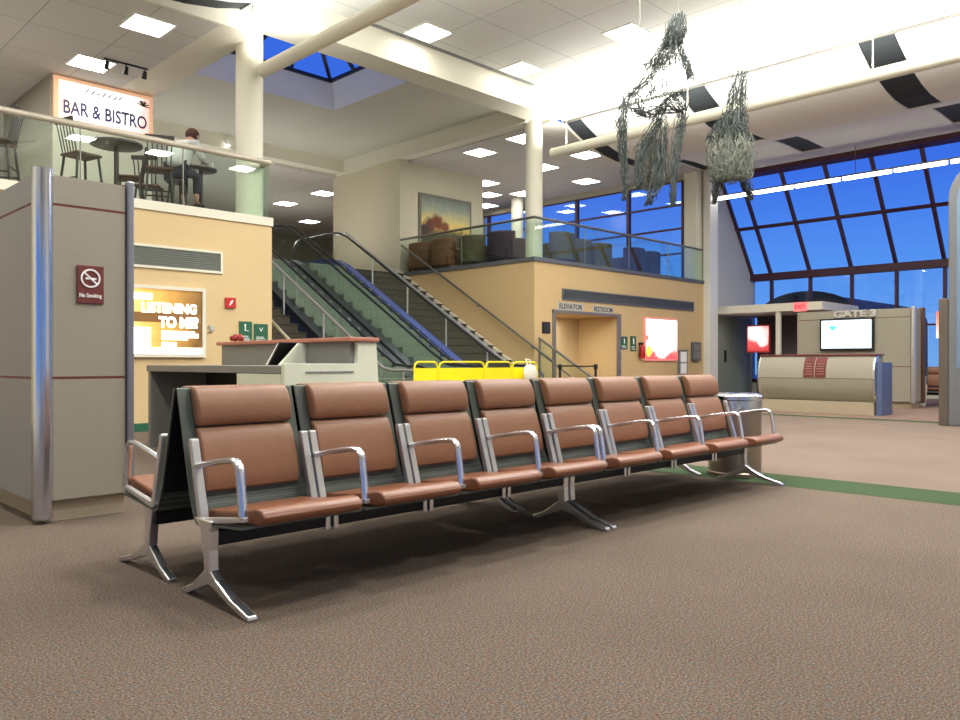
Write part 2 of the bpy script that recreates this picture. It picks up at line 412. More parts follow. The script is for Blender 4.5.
fr = MB().box(OX0-.07, OX0+.03, 11.46, 11.499, 0, OZ+.07).box(OX1-.03, OX1+.12, 11.46, 11.499, 0, OZ+.07).box(OX0-.07, OX1+.12, 11.455, 11.499, OZ, OZ+.07)
struct(fr.build('trim_5', mat('mauve_grey_metal', (134,124,120), .45, .3)), 'metal frame of the elevator opening')
# pier and end wall under the sloped glazing
struct(MB().box(20.56, 21.0, 11.28, 11.495, 0, 6.9).build('trim_6', M_white), 'pale full height pier')
struct(MB().box(20.25, 21.05, 11.55, 11.95, 3.34, 6.9).build('trim_7', M_cream), 'pier at the lounge window')
struct(MB().prism([(20.95,0),(24.2,0),(24.2,3.66),(22.0,6.6),(22.0,7.0),(20.95,7.0)], 'y', 11.7, 11.9).build('wall_end', M_greywall), 'grey end wall under the sloped glazing')

# ------------------------------------------------------------------ windows
ZG = 3.66
def sx(z): return 24.0 - (z-ZG)*(2.15/(6.54-ZG))
ys = [11.45 - 1.2 + .8] ; ys = [11.05 - 1.21*i for i in range(15)]
w1 = struct(MB().box(24.02, 24.03, YS, 11.7, .45, ZG).build('window_1', M_wglass), 'vertical window band behind the gate')
fr = MB()
for y in ys: fr.box(23.93, 24.05, y-.04, y+.04, .4, ZG)
fr.box(23.9, 24.1, YS, 11.7, .35, .47).box(23.86, 24.1, YS, 11.7, ZG-.1, ZG+.12).box(23.95, 24.06, YS, 11.7, 2.0, 2.05)
fr.build('window_frame', M_maroonframe, w1)
struct(MB().box(23.95, 24.2, YS, 11.7, 0, .4).build('wall_east', M_greywall))
z1 = 6.54
w2 = struct(MB().quad((sx(3.7)+.02, YS, 3.7), (sx(3.7)+.02, 11.7, 3.7), (sx(z1)+.02, 11.7, z1), (sx(z1)+.02, YS, z1)).build('window_2', M_wglass), 'sloped glazing')
fr = MB()
for y in ys: fr.prism([(sx(ZG)-.06, ZG), (sx(ZG)+.06, ZG), (sx(z1)+.06, z1), (sx(z1)-.06, z1)], 'y', y-.045, y+.045)
for z in (5.08,): fr.prism([(sx(z)-.06, z-.04), (sx(z)+.05, z-.04), (sx(z+.08)+.05, z+.04), (sx(z+.08)-.06, z+.04)], 'y', YS, 11.7)
fr.prism([(sx(ZG)-.06, ZG), (sx(ZG)+.06, ZG), (sx(z1)+.06, z1), (sx(z1)-.06, z1)], 'y', 11.62, 11.7)
fr.build('window_frame', M_maroonframe, w2)
struct(MB().box(21.45, 21.95, YS, 11.7, 6.38, 6.8).build('trim_8', M_maroonframe), 'dark red beam above the sloped glazing')
# lounge window (mezzanine, along Y)
w3 = struct(MB().box(20.32, 20.33, 11.95, 20.1, 3.34, 6.25).build('window_3', M_wglass), 'lounge window on the mezzanine')
fr = MB()
for y in (11.98, 13.87, 15.86, 17.85, 19.84): fr.box(20.25, 20.36, y-.05, y+.05, 3.34, 6.25)
for z in (4.15, 4.87, 5.56, 3.37, 6.24): fr.box(20.27, 20.35, 11.95, 20.1, z-.025, z+.025)
fr.build('window_frame', M_maroonframe, w3)
struct(MB().box(20.25, 20.4, 20.1, YN, 3.3, 6.45).box(20.25, 20.4, 11.95, 20.1, 6.25, 6.45).build('wall_lounge', M_darkwall))

# ------------------------------------------------------------------ ceilings
struct(MB().box(6.8, 13.45, YS, 11.36, 7.0, 7.1).build('ceiling', M_tile), 'tiled hall ceiling')
prof = [(13.4,7.0),(13.75,6.84),(14.0,6.66),(14.2,6.5),(14.45,6.37),(14.8,6.22),(15.2,6.10),(15.7,5.99),(16.2,5.94),(16.7,5.95),(17.0,5.97),(17.4,6.03),(17.9,6.16),(18.4,6.32),(18.8,6.42),(19.4,6.46),(20.0,6.46),(20.5,6.46),(21.6,6.52)]
def seg(p0, p1): return [p for p in prof if p0 <= p[0] <= p1]
slotY = [(11.36,11.45),(7.93,8.53),(4.43,5.03),(.93,1.53)]
def barrel(prf, mirror=False):
    b = MB(); d = MB(); X = (lambda p: (20.3-p[0], p[1])) if mirror else (lambda p: p)
    A = [X(p) for p in prf if p[0] <= 14.2]; B = [X(p) for p in prf if 14.2 <= p[0] <= 17.0]
    C = [X(p) for p in prf if 17.0 <= p[0] <= 18.4]; D = [X(p) for p in prf if 18.4 <= p[0] <= 20.5]; E = [X(p) for p in prf if p[0] >= 20.5]
    for P in (A, C, E):
        if len(P) > 1: b.strip(P, 'y', YS, 11.45)
    rows = [(11.0,11.45),(7.93,8.53),(4.43,5.03),(.93,1.53),(-2.6,-2.0)]
    for P in (B, D):
        if len(P) < 2: continue
        edge = 11.45
        for (y0, y1) in rows:
            if P is D: y0 += .1; y1 += .1
            y1 = min(y1, 11.45)
            if edge > y1: b.strip(P, 'y', y1, edge)
            edge = y0
            d.strip([(p[0], p[1]+.035) for p in [X(q_) for q_ in prf if (14.0 <= q_[0] <= 17.4 if P is B else 17.9 <= q_[0] <= 21.7)]], 'y', y0-.05, y1+(.05 if y1 < 11.4 else 0))
        b.strip(P, 'y', YS, edge)
    return b, d
b, d = barrel(prof)
o = b.build('ceiling_barrel', M_white, smooth=50); struct(o, 'curved white ceiling on the right')
struct(d.build('ceiling_recess', M_slotdark), 'dark slots in the curved ceiling')
profL = [(13.4,7.0),(13.75,6.84),(14.0,6.66),(14.2,6.5),(14.6,6.38),(15.1,6.29),(15.7,6.25),(16.4,6.25),(17.0,6.28),(18.4,6.40),(20.5,6.5),(24.4,6.55)]
b, d = barrel(profL, True)
struct(b.build('ceiling_barrel', M_white, smooth=50), 'curved white ceiling on the left')
struct(d.build('ceiling_recess', M_slotdark), 'dark slots in the left curved ceiling')
struct(MB().box(XW, 22.1, YS, 11.45, 7.2, 7.3).build('roof', M_slotdark))
struct(MB().prism(prof+[(21.6,7.1),(13.4,7.1)], 'y', 11.452, 11.497).build('trim_11', M_cream), 'end face of the curved ceiling')
# shadow line where the flat soffit meets the barrel
struct(MB().box(14.15, 14.2, YS, 11.45, 6.47, 6.505).build('trim_9', M_greyrail), 'thin line along the curved ceiling')
# beam over the mezzanine front
struct(MB().box(6.3, 13.95, 11.36, 11.95, 6.5, 7.1).build('ceiling_beam', M_cream), 'long beam between the columns')
# coffer with skylight well
Zc = 6.85; SX0, SX1, SY0, SY1 = 6.9, 10.6, 12.05, 15.4
c = MB().box(6.43, SX0, 11.95, 19.0, Zc, Zc+.1).box(SX1, 13.4, 11.95, 19.0, Zc, Zc+.1).box(SX0, SX1, 11.95, SY0, Zc, Zc+.1).box(SX0, SX1, SY1, 19.0, Zc, Zc+.1)
struct(c.build('ceiling_coffer', M_greywall), 'plain ceiling around the skylight')
gx0, gx1, gy0, gy1, gz = SX0+.3, SX1-.3, SY0+.3, SY1-.3, 7.38
q = [(SX0,SY0),(SX1,SY0),(SX1,SY1),(SX0,SY1)]; g4 = [(gx0,gy0),(gx1,gy0),(gx1,gy1),(gx0,gy1)]
wl = MB()
for i in range(4):
    j = (i+1) % 4
    wl.quad((*q[i], Zc), (*q[j], Zc), (*g4[j], gz), (*g4[i], gz))
struct(wl.build('ceiling_well', mat('skylight_well_paint', (222,226,236), .7)), 'splayed well of the skylight')
ap = ((gx0+gx1)/2, (gy0+gy1)/2, gz+1.1)
w4 = MB()
for i in range(4):
    j = (i+1) % 4; w4.add([(*g4[i], gz), (*g4[j], gz), ap], [(0,1,2)])
w4 = struct(w4.build('window_4', M_wglass), 'pyramid skylight')
fr = MB()
for i in range(4):
    j = (i+1) % 4
    fr.bar((*g4[i], gz), (*g4[j], gz), .05); fr.bar((*g4[i], gz), ap, .05)
    for t in (.33, .67):
        p = Vector((*g4[i], gz)).lerp(Vector((*g4[j], gz)), t); qq = Vector(ap).lerp(Vector(p), .05)
        fr.bar(p, qq, .045)
fr.build('window_frame', mat('dark_skylight_bar', (40,40,54), .5), w4)
struct(MB().box(6.43, 13.4, 19.0, 19.4, 6.5, Zc+.1).box(13.4, 13.75, 11.95, 19.4, 6.45, Zc+.1).build('ceiling_beam', M_cream), 'beam framing the stairwell ceiling')
struct(MB().box(5.78, 6.43, 11.46, YN, 6.2, 6.95).build('ceiling_soffit', M_cream), 'plain soffit edge of the bistro ceiling')
struct(MB().box(XW, 5.78, 11.46, YN, 6.2, 6.3).build('ceiling_bistro', M_tile), 'tiled ceiling over the bistro')
struct(MB().box(XW, 6.43, 11.40, 11.458, 6.2, 7.0).build('trim_10', M_cream))
struct(MB().box(13.75, 20.4, 11.5, YN, 6.42, 6.5).box(6.43, 13.75, 19.4, YN, 6.42, 6.5).build('ceiling_lounge', M_tile2), 'tiled ceiling over the lounge')
# wall block with the painting
struct(MB().box(13.46, 16.62, 16.5, 19.6, 3.3, 6.45).build('wall_shaft', M_shaft), 'cream wall block beside the stair head')
# columns
for (x, y, r_, zt, lb) in ((6.54, 11.93, .22, 6.5, 'round cream column at the bistro corner'), (13.70, 11.95, .20, 6.5, 'round cream column at the lounge corner'), (19.45, 17.7, .2, 6.42, 'round cream column deeper in the lounge')):
    struct(MB().lathe([(r_, 3.3), (r_, zt)], (x, y, 0), 32).build('column', M_cream, smooth=40), lb)

# ------------------------------------------------------------------ lights in the ceilings
def make_light():
    t = thing('ceiling_light', 'x', 'ceiling light', (0,0,0), 'square ceiling light panels')
    MB().box(-.34,.34,-.34,-.30,-.012,.0).box(-.34,.34,.30,.34,-.012,0).box(-.34,-.30,-.30,.30,-.012,0).box(.30,.34,-.30,.30,-.012,0).build('light_frame', M_white, t)
    MB().box(-.30,.30,-.30,.30,-.010,-.002).build('diffuser', M_light, t)
    return t
L0 = None
LIGHTS = [
 (9.51,10.85,7.0,'square hall ceiling light nearest the long pipe from the bistro column'),
 (12.05,10.86,7.0,'square hall ceiling light closest above the lounge corner column'),
 (12.1,8.3,7.0,'large square hall ceiling light just left of the big hanging animal'),
 (5.0,12.26,6.2,'square bistro ceiling light in front, nearest the hall'),
 (4.94,14.52,6.2,'square bistro ceiling light directly above the bar sign'),
 (14.4,21.5,6.42,'square light behind the stairwell, touching the cream wall block'),
 (14.4,23.8,6.42,'square light behind the stairwell, left of the one by the cream wall'),
 (16.9,26.2,6.42,'lowest square light behind the stairwell, seen above the escalator'),
 (16.6,12.65,6.42,'front square lounge light right of the corner column, upper one'),
 (19.0,14.5,6.42,'square lounge light right of the corner column, lower one'),
 (14.45,14.45,6.42,'square lounge light above the painting wall, left of the column'),
 (16.8,14.3,6.42,'square lounge light half hidden just right of the corner column'),
 (14.3,12.8,6.42,'square lounge light peeking out at the top left of the corner column'),
 (17.05,16.8,6.42,'square lounge light at the upper right edge of the painting wall'),
 (18.3,17.9,6.42,'middle square lounge light at the right edge of the painting wall'),
 (18.95,17.0,6.42,'small looking square lounge light just left of the corner column'),
 (19.5,19.2,6.42,'farthest square lounge light low beside the painting wall'),
]
for (x, y, z, lb) in LIGHTS:
    if L0 is None:
        L0 = make_light(); L0.location = (x, y, z); L0['label'] = lb
    else: dup(L0, (x, y, z), 0, lb)

def area(name, loc, size, power, rot=(0,0,0), col=(1,.985,.95), sy=None):
    l = bpy.data.lights.new(name, 'AREA'); l.energy = power; l.color = col; l.size = size
    if sy: l.shape = 'RECTANGLE'; l.size_y = sy
    o = bpy.data.objects.new(name, l); COL.objects.link(o); o.location = loc; o.rotation_euler = rot; return o
# hall ceiling lamps outside the frame
for i, (x, y) in enumerate(((9.5,5.7),(9.5,3.1),(9.5,.5),(12.1,3.1),(12.1,.5),(7.4,5.7),(7.4,3.1),(7.4,.5))):
    area('hall_lamp', (x, y, 6.98), .6, 130)
for (x, y) in ((3.4,8.6),(1.2,5.6),(3.6,3.2),(1.0,1.2),(4.2,-1.5),(-1.5,8),(17.5,6.2),(17.5,2.0),(17.5,-2.5)):
    area('hall_lamp', (x, y, 5.9), .6, 120)
# bistro and lounge interiors
for (x, y) in ((2.4,13.2),(2.4,16.5),(-1,14)): area('bistro_lamp', (x, y, 6.15), .6, 70)
# unseen fill lamps added at upper floor level to brighten its ceilings
for (x, y, pw) in ((8.4,18.2,170),(11.3,18.2,170),(9.8,22.5,120),(14.2,23.5,120),(17.2,13.4,60),(18.4,16.2,60),(14.6,15.2,40),(2.6,14.3,70),(7.6,26,120),(4.0,20,60)):
    area('ceiling_fill', (x, y, 3.34), .5, pw*.28, (PI, 0, 0))
for (x, y) in ((9.51,8.3),(12.1,5.75)): area('hall_lamp', (x, y, 6.98), .6, 60)
area('recess_lamp', (15.0, 12.25, 2.08), .4, 16)
# cove lamps laid on the hanging pipes, shining up on the curved ceilings
area('cove_lamp', (13.72, 5.4, 5.84), .12, 420, (PI, 0, 0), (1,.985,.95), 12)
area('cove_lamp', (6.6, 5.4, 5.90), .12, 420, (PI, 0, 0), (1,.985,.95), 12)

# ------------------------------------------------------------------ ceiling fittings
def pipe(X, y0, y1, z, lb, rods):
    t = thing('ceiling_pipe', lb, 'pipe', (X, (y0+y1)/2, z), 'long pipes hung below the ceiling')
    MB().tube([(X, y0, z), (X, y1, z)], .11, 16).build('pipe_run', M_cream, t, smooth=40)
    for (y, dz) in rods:
        MB().bar((X, y, z+.1), (X, y, dz), .011, 6).build('hanger_rod', M_cream, t)
pipe(13.7, YS, 11.4, 5.69, 'long cream pipe hung under the curved ceiling on the right', [(11.0,6.85),(8.0,6.85),(4.6,6.85),(1.2,6.85)])
pipe(6.6, YS, 11.62, 5.75, 'long cream pipe running from the bistro corner column out of the top', [(8.0,6.95),(4.6,6.95)])
t = thing('linear_light', 'long row of white fluorescent tubes hung in front of the sloped glazing', 'strip light', (20.8, 5, 5.65))
MB().box(20.74, 20.86, YS+.5, 11.42, 5.71, 5.75).build('light_rail', M_greyrail, t)
y = 11.40
while y > -2:
    MB().box(20.755, 20.845, y-1.18, y-.04, 5.63, 5.708).build('tube_light', M_tubelight, t); y -= 1.22
for y in (11, 7.4, 3.7, 0): MB().bar((20.8, y, 5.75), (20.8, y, 6.55), .008, 6).build('hanger_rod', M_greyrail, t)
tag(MB().box(8.5, 12.9, 11.225, 11.25, 6.99, 6.999).box(8.5, 12.9, 11.28, 11.31, 6.99, 6.999).build('ceiling_air_vent', M_ventdark), 'long slim double slot diffuser in the hall ceiling beside the beam', 'vent')
tag(MB().lathe([(.07,-.05),(.1,-.02),(.1,0)], (11.6, 6.55, 7.0), 16).build('smoke_detector', M_white, smooth=40), 'small round white smoke detector on the hall ceiling', 'smoke detector')
for (x, y, lb) in ((2.1, 12.2, 'upper square return grille at the left edge of the bistro ceiling'), (2.4, 13.4, 'lower square return grille at the left edge of the bistro ceiling')):
    t = thing('ceiling_grille_vent', lb, 'vent', (x, y, 6.19), 'square grilles in the bistro ceiling')
    MB().box(x-.33,x+.33,y-.33,y-.29,6.18,6.199).box(x-.33,x+.33,y+.29,y+.33,6.18,6.199).box(x-.33,x-.29,y-.29,y+.29,6.18,6.199).box(x+.29,x+.33,y-.29,y+.29,6.18,6.199).build('vent_frame', M_greyrail, t)
    g = MB()
    for k in range(9): g.box(x-.29, x+.29, y-.27+k*.06, y-.25+k*.06, 6.185, 6.199)
    g.build('vent_slats', M_greyrail, t)
t = thing('track_light', 'short black track with three small spotlights above the bar sign', 'track light', (5.37, 14.09, 6.19))
MB().box(5.0, 5.74, 14.07, 14.10, 6.175, 6.199).build('track', M_black, t)
for x in (5.05, 5.37, 5.69):
    MB().bar((x, 14.085, 6.175), (x, 14.085, 6.13), .010, 8).tube([(x, 14.06, 6.14), (x, 14.12, 6.02)], [.030, .045], 12).build('spot_lamp', M_black, t, smooth=40)
t = thing('wall_spotlight', 'small glowing spotlight on the beam left of the bistro column', 'spotlight', (9.75, 18.97, 6.6))
MB().lathe([(.05,-.1),(.09,0),(.09,.02)], (9.75, 18.9, 6.66), 12).build('lamp_shade', M_white, t)
MB().lathe([(.06,-.005),(.06,.0)], (9.75, 18.9, 6.555), 12).build('bulb', M_light, t)

# ------------------------------------------------------------------ benches
def pad(prof, x0, x1): return MB().prism(prof, 'x', x0, x1)
def make_bench(nseat=4, label='', group='beam seating rows'):
    P = 0.592; Lb = P*nseat
    t = thing('bench', label, 'bench', (0,0,0), group)
    V = lambda v, z: (-v, z)                       # local y = -v
    def shell_v(z): return .150 + (z-.42)*(-.288)
    for i in range(nseat):
        x0 = i*P+.010; x1 = (i+1)*P-.010; xc = (x0+x1)/2
        # perforated shell: pan + back in one bent sheet
        top = [(.60,.352),(.40,.335),(.22,.318),(.190,.335),(shell_v(.42),.42),(shell_v(.65),.65),(shell_v(.88),.88)]
        th = [(.60,.342),(.40,.325),(.21,.307),(.178,.328),(shell_v(.42)-.012,.42),(shell_v(.65)-.012,.65),(shell_v(.88)-.012,.885)]
        s = MB().prism([V(*p) for p in top]+[V(*p) for p in reversed(th)], 'x', x0, x1).build('seat_shell', M_shell, t)
        bk = [(shell_v(.40)-.014,.40),(shell_v(.65)-.014,.65),(shell_v(.875)-.014,.878)]
        MB().prism([V(*p) for p in bk]+[V(p[0]-.006, p[1]) for p in reversed(bk)], 'x', x0+.004, x1-.004).build('back_cover', M_shelldark, s)
        # cushions sit on the shell
        a, b_ = xc-.238, xc+.238
        sp = [(.195,.345),(.21,.370),(.30,.375),(.42,.390),(.54,.408),(.61,.424),(.648,.42),(.670,.405),(.675,.386),(.664,.366),(.63,.356),(.40,.340),(.22,.323)]
        pad([V(*p) for p in sp], a, b_).build('seat_cushion', M_leather_seat, s, bevel=.014, smooth=60, seg=3)
        def backpad(z0, z1, t0, t1):
            pts = []; n = 8
            for k in range(n+1):
                z = z0+(z1-z0)*k/n; f = math.sin(PI*k/n)**.55 if 0 < k < n else 0
                pts.append((shell_v(z)+.012+t0+(t1-t0)*f, z+ .0))
            back = [(shell_v(z0)+.003, z0), (shell_v(z1)+.003, z1)]
            return [back[0]] + pts + [back[1]]
        pad([V(*p) for p in backpad(.436,.712,.022,.045)], a+.004, b_-.004).build('back_cushion', M_leather, s, bevel=.011, smooth=60, seg=3)
        pad([V(*p) for p in backpad(.718,.892,.026,.058)], a+.004, b_-.004).build('headrest', M_leather, s, bevel=.012, smooth=60, seg=3)
        # side stiles and rails
        for (x, sgn) in ((x0+.014, 1), (x1-.014, -1)):
            r_ = MB()
            r_.prism([V(.262,.325), V(.225,.325), V(.132,.66), V(.140,.672), V(.160,.668)], 'x', x-.018, x+.018)
            r_.prism([V(.262,.318), V(.60,.372), V(.60,.392), V(.25,.345)], 'x', x-.013, x+.013)
            r_.build('side_frame', M_alu, s, bevel=.004)
    # arms: one at the left side of every seat and one at the right end
    for i in range(nseat+1):
        x = i*P + .022 if i < nseat else Lb-.022
        pts = [(x,-.172,.548),(x,-.21,.560),(x,-.30,.577),(x,-.42,.597),(x,-.50,.606),(x,-.528,.604),(x,-.548,.588),(x,-.556,.56),(x,-.572,.46),(x,-.582,.388)]
        MB().tube(pts, .0155, 8, flat=(.85,1.25)).build('armrest', M_chrome, t, smooth=50)
    # beam and clips
    MB().box(.03, Lb-.03, -.335, -.255, .235, .300).build('beam', M_shelldark, t, bevel=.006)
    for i in range(1, nseat):
        for dx in (-.022, .022):
            MB().box(i*P+dx-.013, i*P+dx+.013, -.36, -.245, .225, .315).build('clamp', M_chrome, t, bevel=.004)
    # legs
    for x in (.020, Lb-.035):
        lg = MB()
        lg.prism([V(.36,.345), V(.20,.345), V(.262,.30), V(.285,.20), V(.30,.10), V(.35,.10), V(.342,.22), V(.345,.30)], 'x', x-.022, x+.022)
        l_ = lg.build('leg', M_chrome, t, bevel=.006)
        MB().prism([V(.295,.135), V(.352,.140), V(.40,.108), V(.52,.056), V(.655,.022), V(.665,.004), V(.635,.0), V(.50,.032), V(.40,.066), V(.33,.080)], 'x', x-.021, x+.021).build('front_foot', M_chrome, l_, bevel=.005)
        MB().prism([V(.292,.135), V(.34,.10), V(.32,.078), V(.22,.040), V(.12,.0), V(.085,.002), V(.08,.018), V(.18,.058)], 'x', x-.019, x+.019).build('rear_foot', M_chrome, l_, bevel=.005)
    return t
BY = 3.43; BL = 2.368
bench = make_bench(4, 'brown leather four seat bench, nearest one with its left end facing us')
BX = 1.512
bench.location = (BX, BY, 0)
dup(bench, (BX+BL+.01, BY, 0), 0, 'brown leather four seat bench in front row ending beside the steel bin')
dup(bench, (BX+BL, BY+.006, 0), PI, 'brown leather four seat bench backing onto the nearest one, facing the podium')
dup(bench, (BX+2*BL+.01, BY+.006, 0), PI, 'brown leather four seat bench hidden behind the front row beside the steel bin')
dup(bench, (20.6, 5.72, 0), -PI/2, 'small looking brown bench far off by the window beside the right totem')

# ------------------------------------------------------------------ steel bin
t = thing('waste_bin', 'round steel waste bin on the green carpet border behind the last seat', 'bin', (6.56, 3.36, 0))
MB().lathe([(.235,0.0),(.235,.03),(.225,.04),(.225,.57)], (6.56, 3.36, 0.003), 40).build('bin_body', M_steel, t, smooth=40)
MB().lathe([(.228,.572),(.228,.66),(.24,.67),(.24,.70),(.20,.72),(.10,.725),(.098,.69)], (6.56, 3.36, 0.003), 40).build('rim', M_mirror, t, smooth=30)

# ------------------------------------------------------------------ left panelled kiosk
def panel_kiosk(name, label, x0, x1, y0, y1, h, seams, front, side, post_r=.058, face='y'):
    t = thing(name, label, 'kiosk', ((x0+x1)/2, (y0+y1)/2, 0))
    MB().box(x0+.07, x1-.04, y0+.05, y1, 0, .125).build('kick_plate', M_kick, t)
    MB().box(x0+.02, x1-.02, y0+.02, y1, .125, h).build('cabinet', front, t)
    zs = [.13] + list(seams) + [h]
    for a, b_ in zip(zs[:-1], zs[1:]):
        if face == 'y':
            MB().box(x0+.075, x1-.055, y0, y0+.0195, a+.008, b_-.008).build('panel', front, t)
            MB().box(x0, x0+.0195, y0+.075, y1-.02, a+.008, b_-.008).build('panel', side, t)
        else:
            MB().box(x0, x0+.0195, y0+.06, y1-.05, a+.008, b_-.008).build('panel', front, t)
            MB().box(x0+.05, x1-.05, y0, y0+.0195, a+.008, b_-.008).build('panel', side, t)
    sm = MB()
    for z in seams:
        if face == 'y':
            sm.box(x0+.075, x1-.055, y0+.003, y0+.0198, z-.008, z+.008).box(x0+.003, x0+.0198, y0+.075, y1-.02, z-.008, z+.008)
        else: sm.box(x0+.003, x0+.0198, y0+.06, y1-.05, z-.008, z+.008)
    if face == 'y':
        for xx in (x0+.07, x1-.06): sm.box(xx-.006, xx+.006, y0+.002, y0+.0198, .13, h)
    sm.build('seam_strip', M_seam, t)
    return t
t = panel_kiosk('kiosk', 'tall grey beige panelled kiosk at the left with metal corner posts', 1.50, 2.09, 5.36, 7.2, 2.17, (.90, 1.985), M_kiosk, M_kioskside)
MB().lathe([(.06,.03),(.06,2.2)], (1.545, 5.38, 0), 32).build('corner_post', M_mirror, t, smooth=40)
MB().box(2.045, 2.092, 5.34, 5.4, .13, 2.2).build('corner_post', M_darkalu, t, bevel=.012)
t = thing('no_smoking_sign', 'maroon no smoking sign on the front of the left kiosk', 'sign', (1.815, 5.352, 1.38))
MB().box(1.735, 1.898, 5.346, 5.358, 1.375, 1.617).build('sign_board', M_maroon, t, bevel=.003)
MB().tube([(1.815+.055*math.cos(a), 5.343, 1.535+.055*math.sin(a)) for a in [2*PI*k/24 for k in range(24)]], .006, 6, closed=True).build('ring', M_signwhite, t)
MB().bar((1.775, 5.343, 1.572), (1.855, 5.343, 1.498), .006, 6).build('slash', M_signwhite, t)
MB().box(1.785, 1.84, 5.342, 5.3455, 1.528, 1.54).box(1.843, 1.850, 5.342, 5.3455, 1.528, 1.54).build('cigarette', M_signwhite, t)
text('lettering', 'No Smoking', .036, M_signwhite, t, (1.815, 5.3445, 1.425), '-y', .002, width=.135, bold=.0006)

# ------------------------------------------------------------------ check-in podium behind the benches
t = thing('check_in_podium', 'sage and grey staff podium with long desk and terracotta ledge behind the benches', 'podium', (4.3, 7.8, 0))
MB().box(3.8, 4.55, 6.36, 9.36, .89, .965).build('desk_top', M_podgrey, t, bevel=.006)
MB().box(3.82, 4.55, 9.28, 9.35, 0, .888).build('end_panel', M_podgrey, t)
MB().box(4.555, 4.62, 6.36, 8.98, 0, 1.197).build('back_panel', M_podgrey, t)
MB().box(4.50, 4.553, 7.2, 9.27, 0, .888).build('kneehole_panel', M_poddark, t)
MB().box(3.86, 4.553, 7.12, 7.18, 0, .888).build('kneehole_side', M_poddark, t)
MB().box(4.50, 4.86, 6.27, 9.02, 1.199, 1.242).build('ledge', M_ledge, t, bevel=.010)
MB().prism([(3.80,0),(4.92,0),(4.84,1.197),(4.61,1.197),(4.61,.985),(3.80,.985)], 'y', 6.30, 6.355).build('end_cabinet', M_podium, t, bevel=.004)
MB().box(3.80, 3.855, 6.36, 7.18, 0, .888).build('front_panel', M_podium, t)
MB().prism([(4.24,.967),(4.553,.967),(4.553,1.197),(4.47,1.197)], 'y', 7.12, 7.16).build('divider', M_podium, t)
MB().box(4.02, 4.56, 6.291, 6.2995, .898, .912).build('drawer_slot', M_podgrey, t)
bd = thing('binder', 'black and white binder leaning against the podium divider', 'binder', (4.4, 7.3, .967))
MB().prism([(7.175,1.20),(7.20,1.205),(7.43,.970),(7.40,.968)], 'x', 4.28, 4.50).build('cover', M_black, bd)
MB().prism([(7.205,1.195),(7.24,1.19),(7.48,.970),(7.435,.970)], 'x', 4.285, 4.49).build('pages', M_signwhite, bd)
rb = MB()
for k in range(9):
    rb.ball((4.68+random.uniform(-.05,.05), 8.80+random.uniform(-.1,.1), 1.278+random.uniform(0,.03)), .033, n=8)
tag(rb.build('red_ornament', mat('dark_red_cloth', (140,40,36), .7, var=.3, scale=30), smooth=60), 'small lumpy dark red ornament on the far end of the podium ledge', 'ornament')

# ------------------------------------------------------------------ things on the left beige wall
def louvre(name, label, x0, x1, z0, z1, yw, m, mf):
    t = thing(name, label, 'vent', ((x0+x1)/2, yw, z0))
    MB().box(x0, x1, yw-.03, yw-.001, z0, z0+.035).box(x0, x1, yw-.03, yw-.001, z1-.035, z1).box(x0, x0+.035, yw-.03, yw-.001, z0+.035, z1-.035).box(x1-.035, x1, yw-.03, yw-.001, z0+.035, z1-.035).build('vent_frame', mf, t)
    g = MB().box(x0+.035, x1-.035, yw-.006, yw-.002, z0+.035, z1-.035); n = int((z1-z0-.07)/.03)
    for k in range(n): zz = z0+.04+k*.03; g.prism([(yw-.022, zz), (yw-.006, zz+.018), (yw-.006, zz+.022), (yw-.022, zz+.004)], 'x', x0+.035, x1-.035)
    g.build('louvres', m, t)
louvre('wall_vent', 'wide grey air vent with pale frame high on the left beige wall', 3.9, 5.82, 2.36, 2.70, 11.46, M_vent, M_cream)
louvre('wall_vent', 'long slate grey air vent above the elevator opening', 14.15, 20.0, 2.43, 2.69, 11.5, M_ventdark, M_ventdark)

t = thing('lit_advert_sign', 'glowing golden brown advert reading to me on the left beige wall', 'advert', (4.75, 11.44, 1.07))
ax0, ax1, az0, az1 = 3.9, 5.53, 1.07, 2.11
MB().box(ax0, ax1, 11.40, 11.455, az0, az0+.05).box(ax0, ax1, 11.40, 11.455, az1-.05, az1).box(ax0, ax0+.05, 11.40, 11.455, az0+.05, az1-.05).box(ax1-.05, ax1, 11.40, 11.455, az0+.05, az1-.05).build('sign_frame', M_cream, t)
MA = ramp_emis('advert_gold_print', 0, [(0, (255,232,160)), (.45, (220,172,88)), (.75, (168,124,58)), (1, (100,70,30))], .95, -.75, .75)
MB().box(ax0+.05, ax1-.05, 11.425, 11.45, az0+.05, az1-.05).build('print', MA, t)
MBR = emis('advert_brown', (120,84,40), .55)
MB().box(4.2, 5.46, 11.422, 11.4245, 1.58, 1.72).build('brown_band', MBR, t)
MW = emis('advert_white', (255,255,250), 3.0)
text('lettering', 'LISTENING', .19, MW, t, (4.98, 11.420, 1.78), '-y', .002, width=.82, bold=.008)
text('lettering', 'TO ME?', .21, MW, t, (5.12, 11.420, 1.575), '-y', .002, width=.60, bold=.010)
for k, (a, b_) in enumerate(((4.86,5.36),(4.86,5.42),(4.86,5.42),(4.86,5.25))): MB().box(a, b_, 11.418, 11.4225, 1.43-k*.035, 1.455-k*.035).build('text_line', MW, t)
MB().box(4.86, 5.08, 11.418, 11.4225, 1.20, 1.29).build('text_block', MW, t)
MB().box(ax0+.05, ax1-.05, 11.418, 11.4225, 1.12, 1.21).build('white_strip', MW, t)
MB().box(4.2, 4.72, 11.418, 11.4225, 1.9, 1.99).build('text_line', MW, t)
MB().box(4.1, 4.7, 11.418, 11.4225, 1.215, 1.5).build('text_block', MW, t)

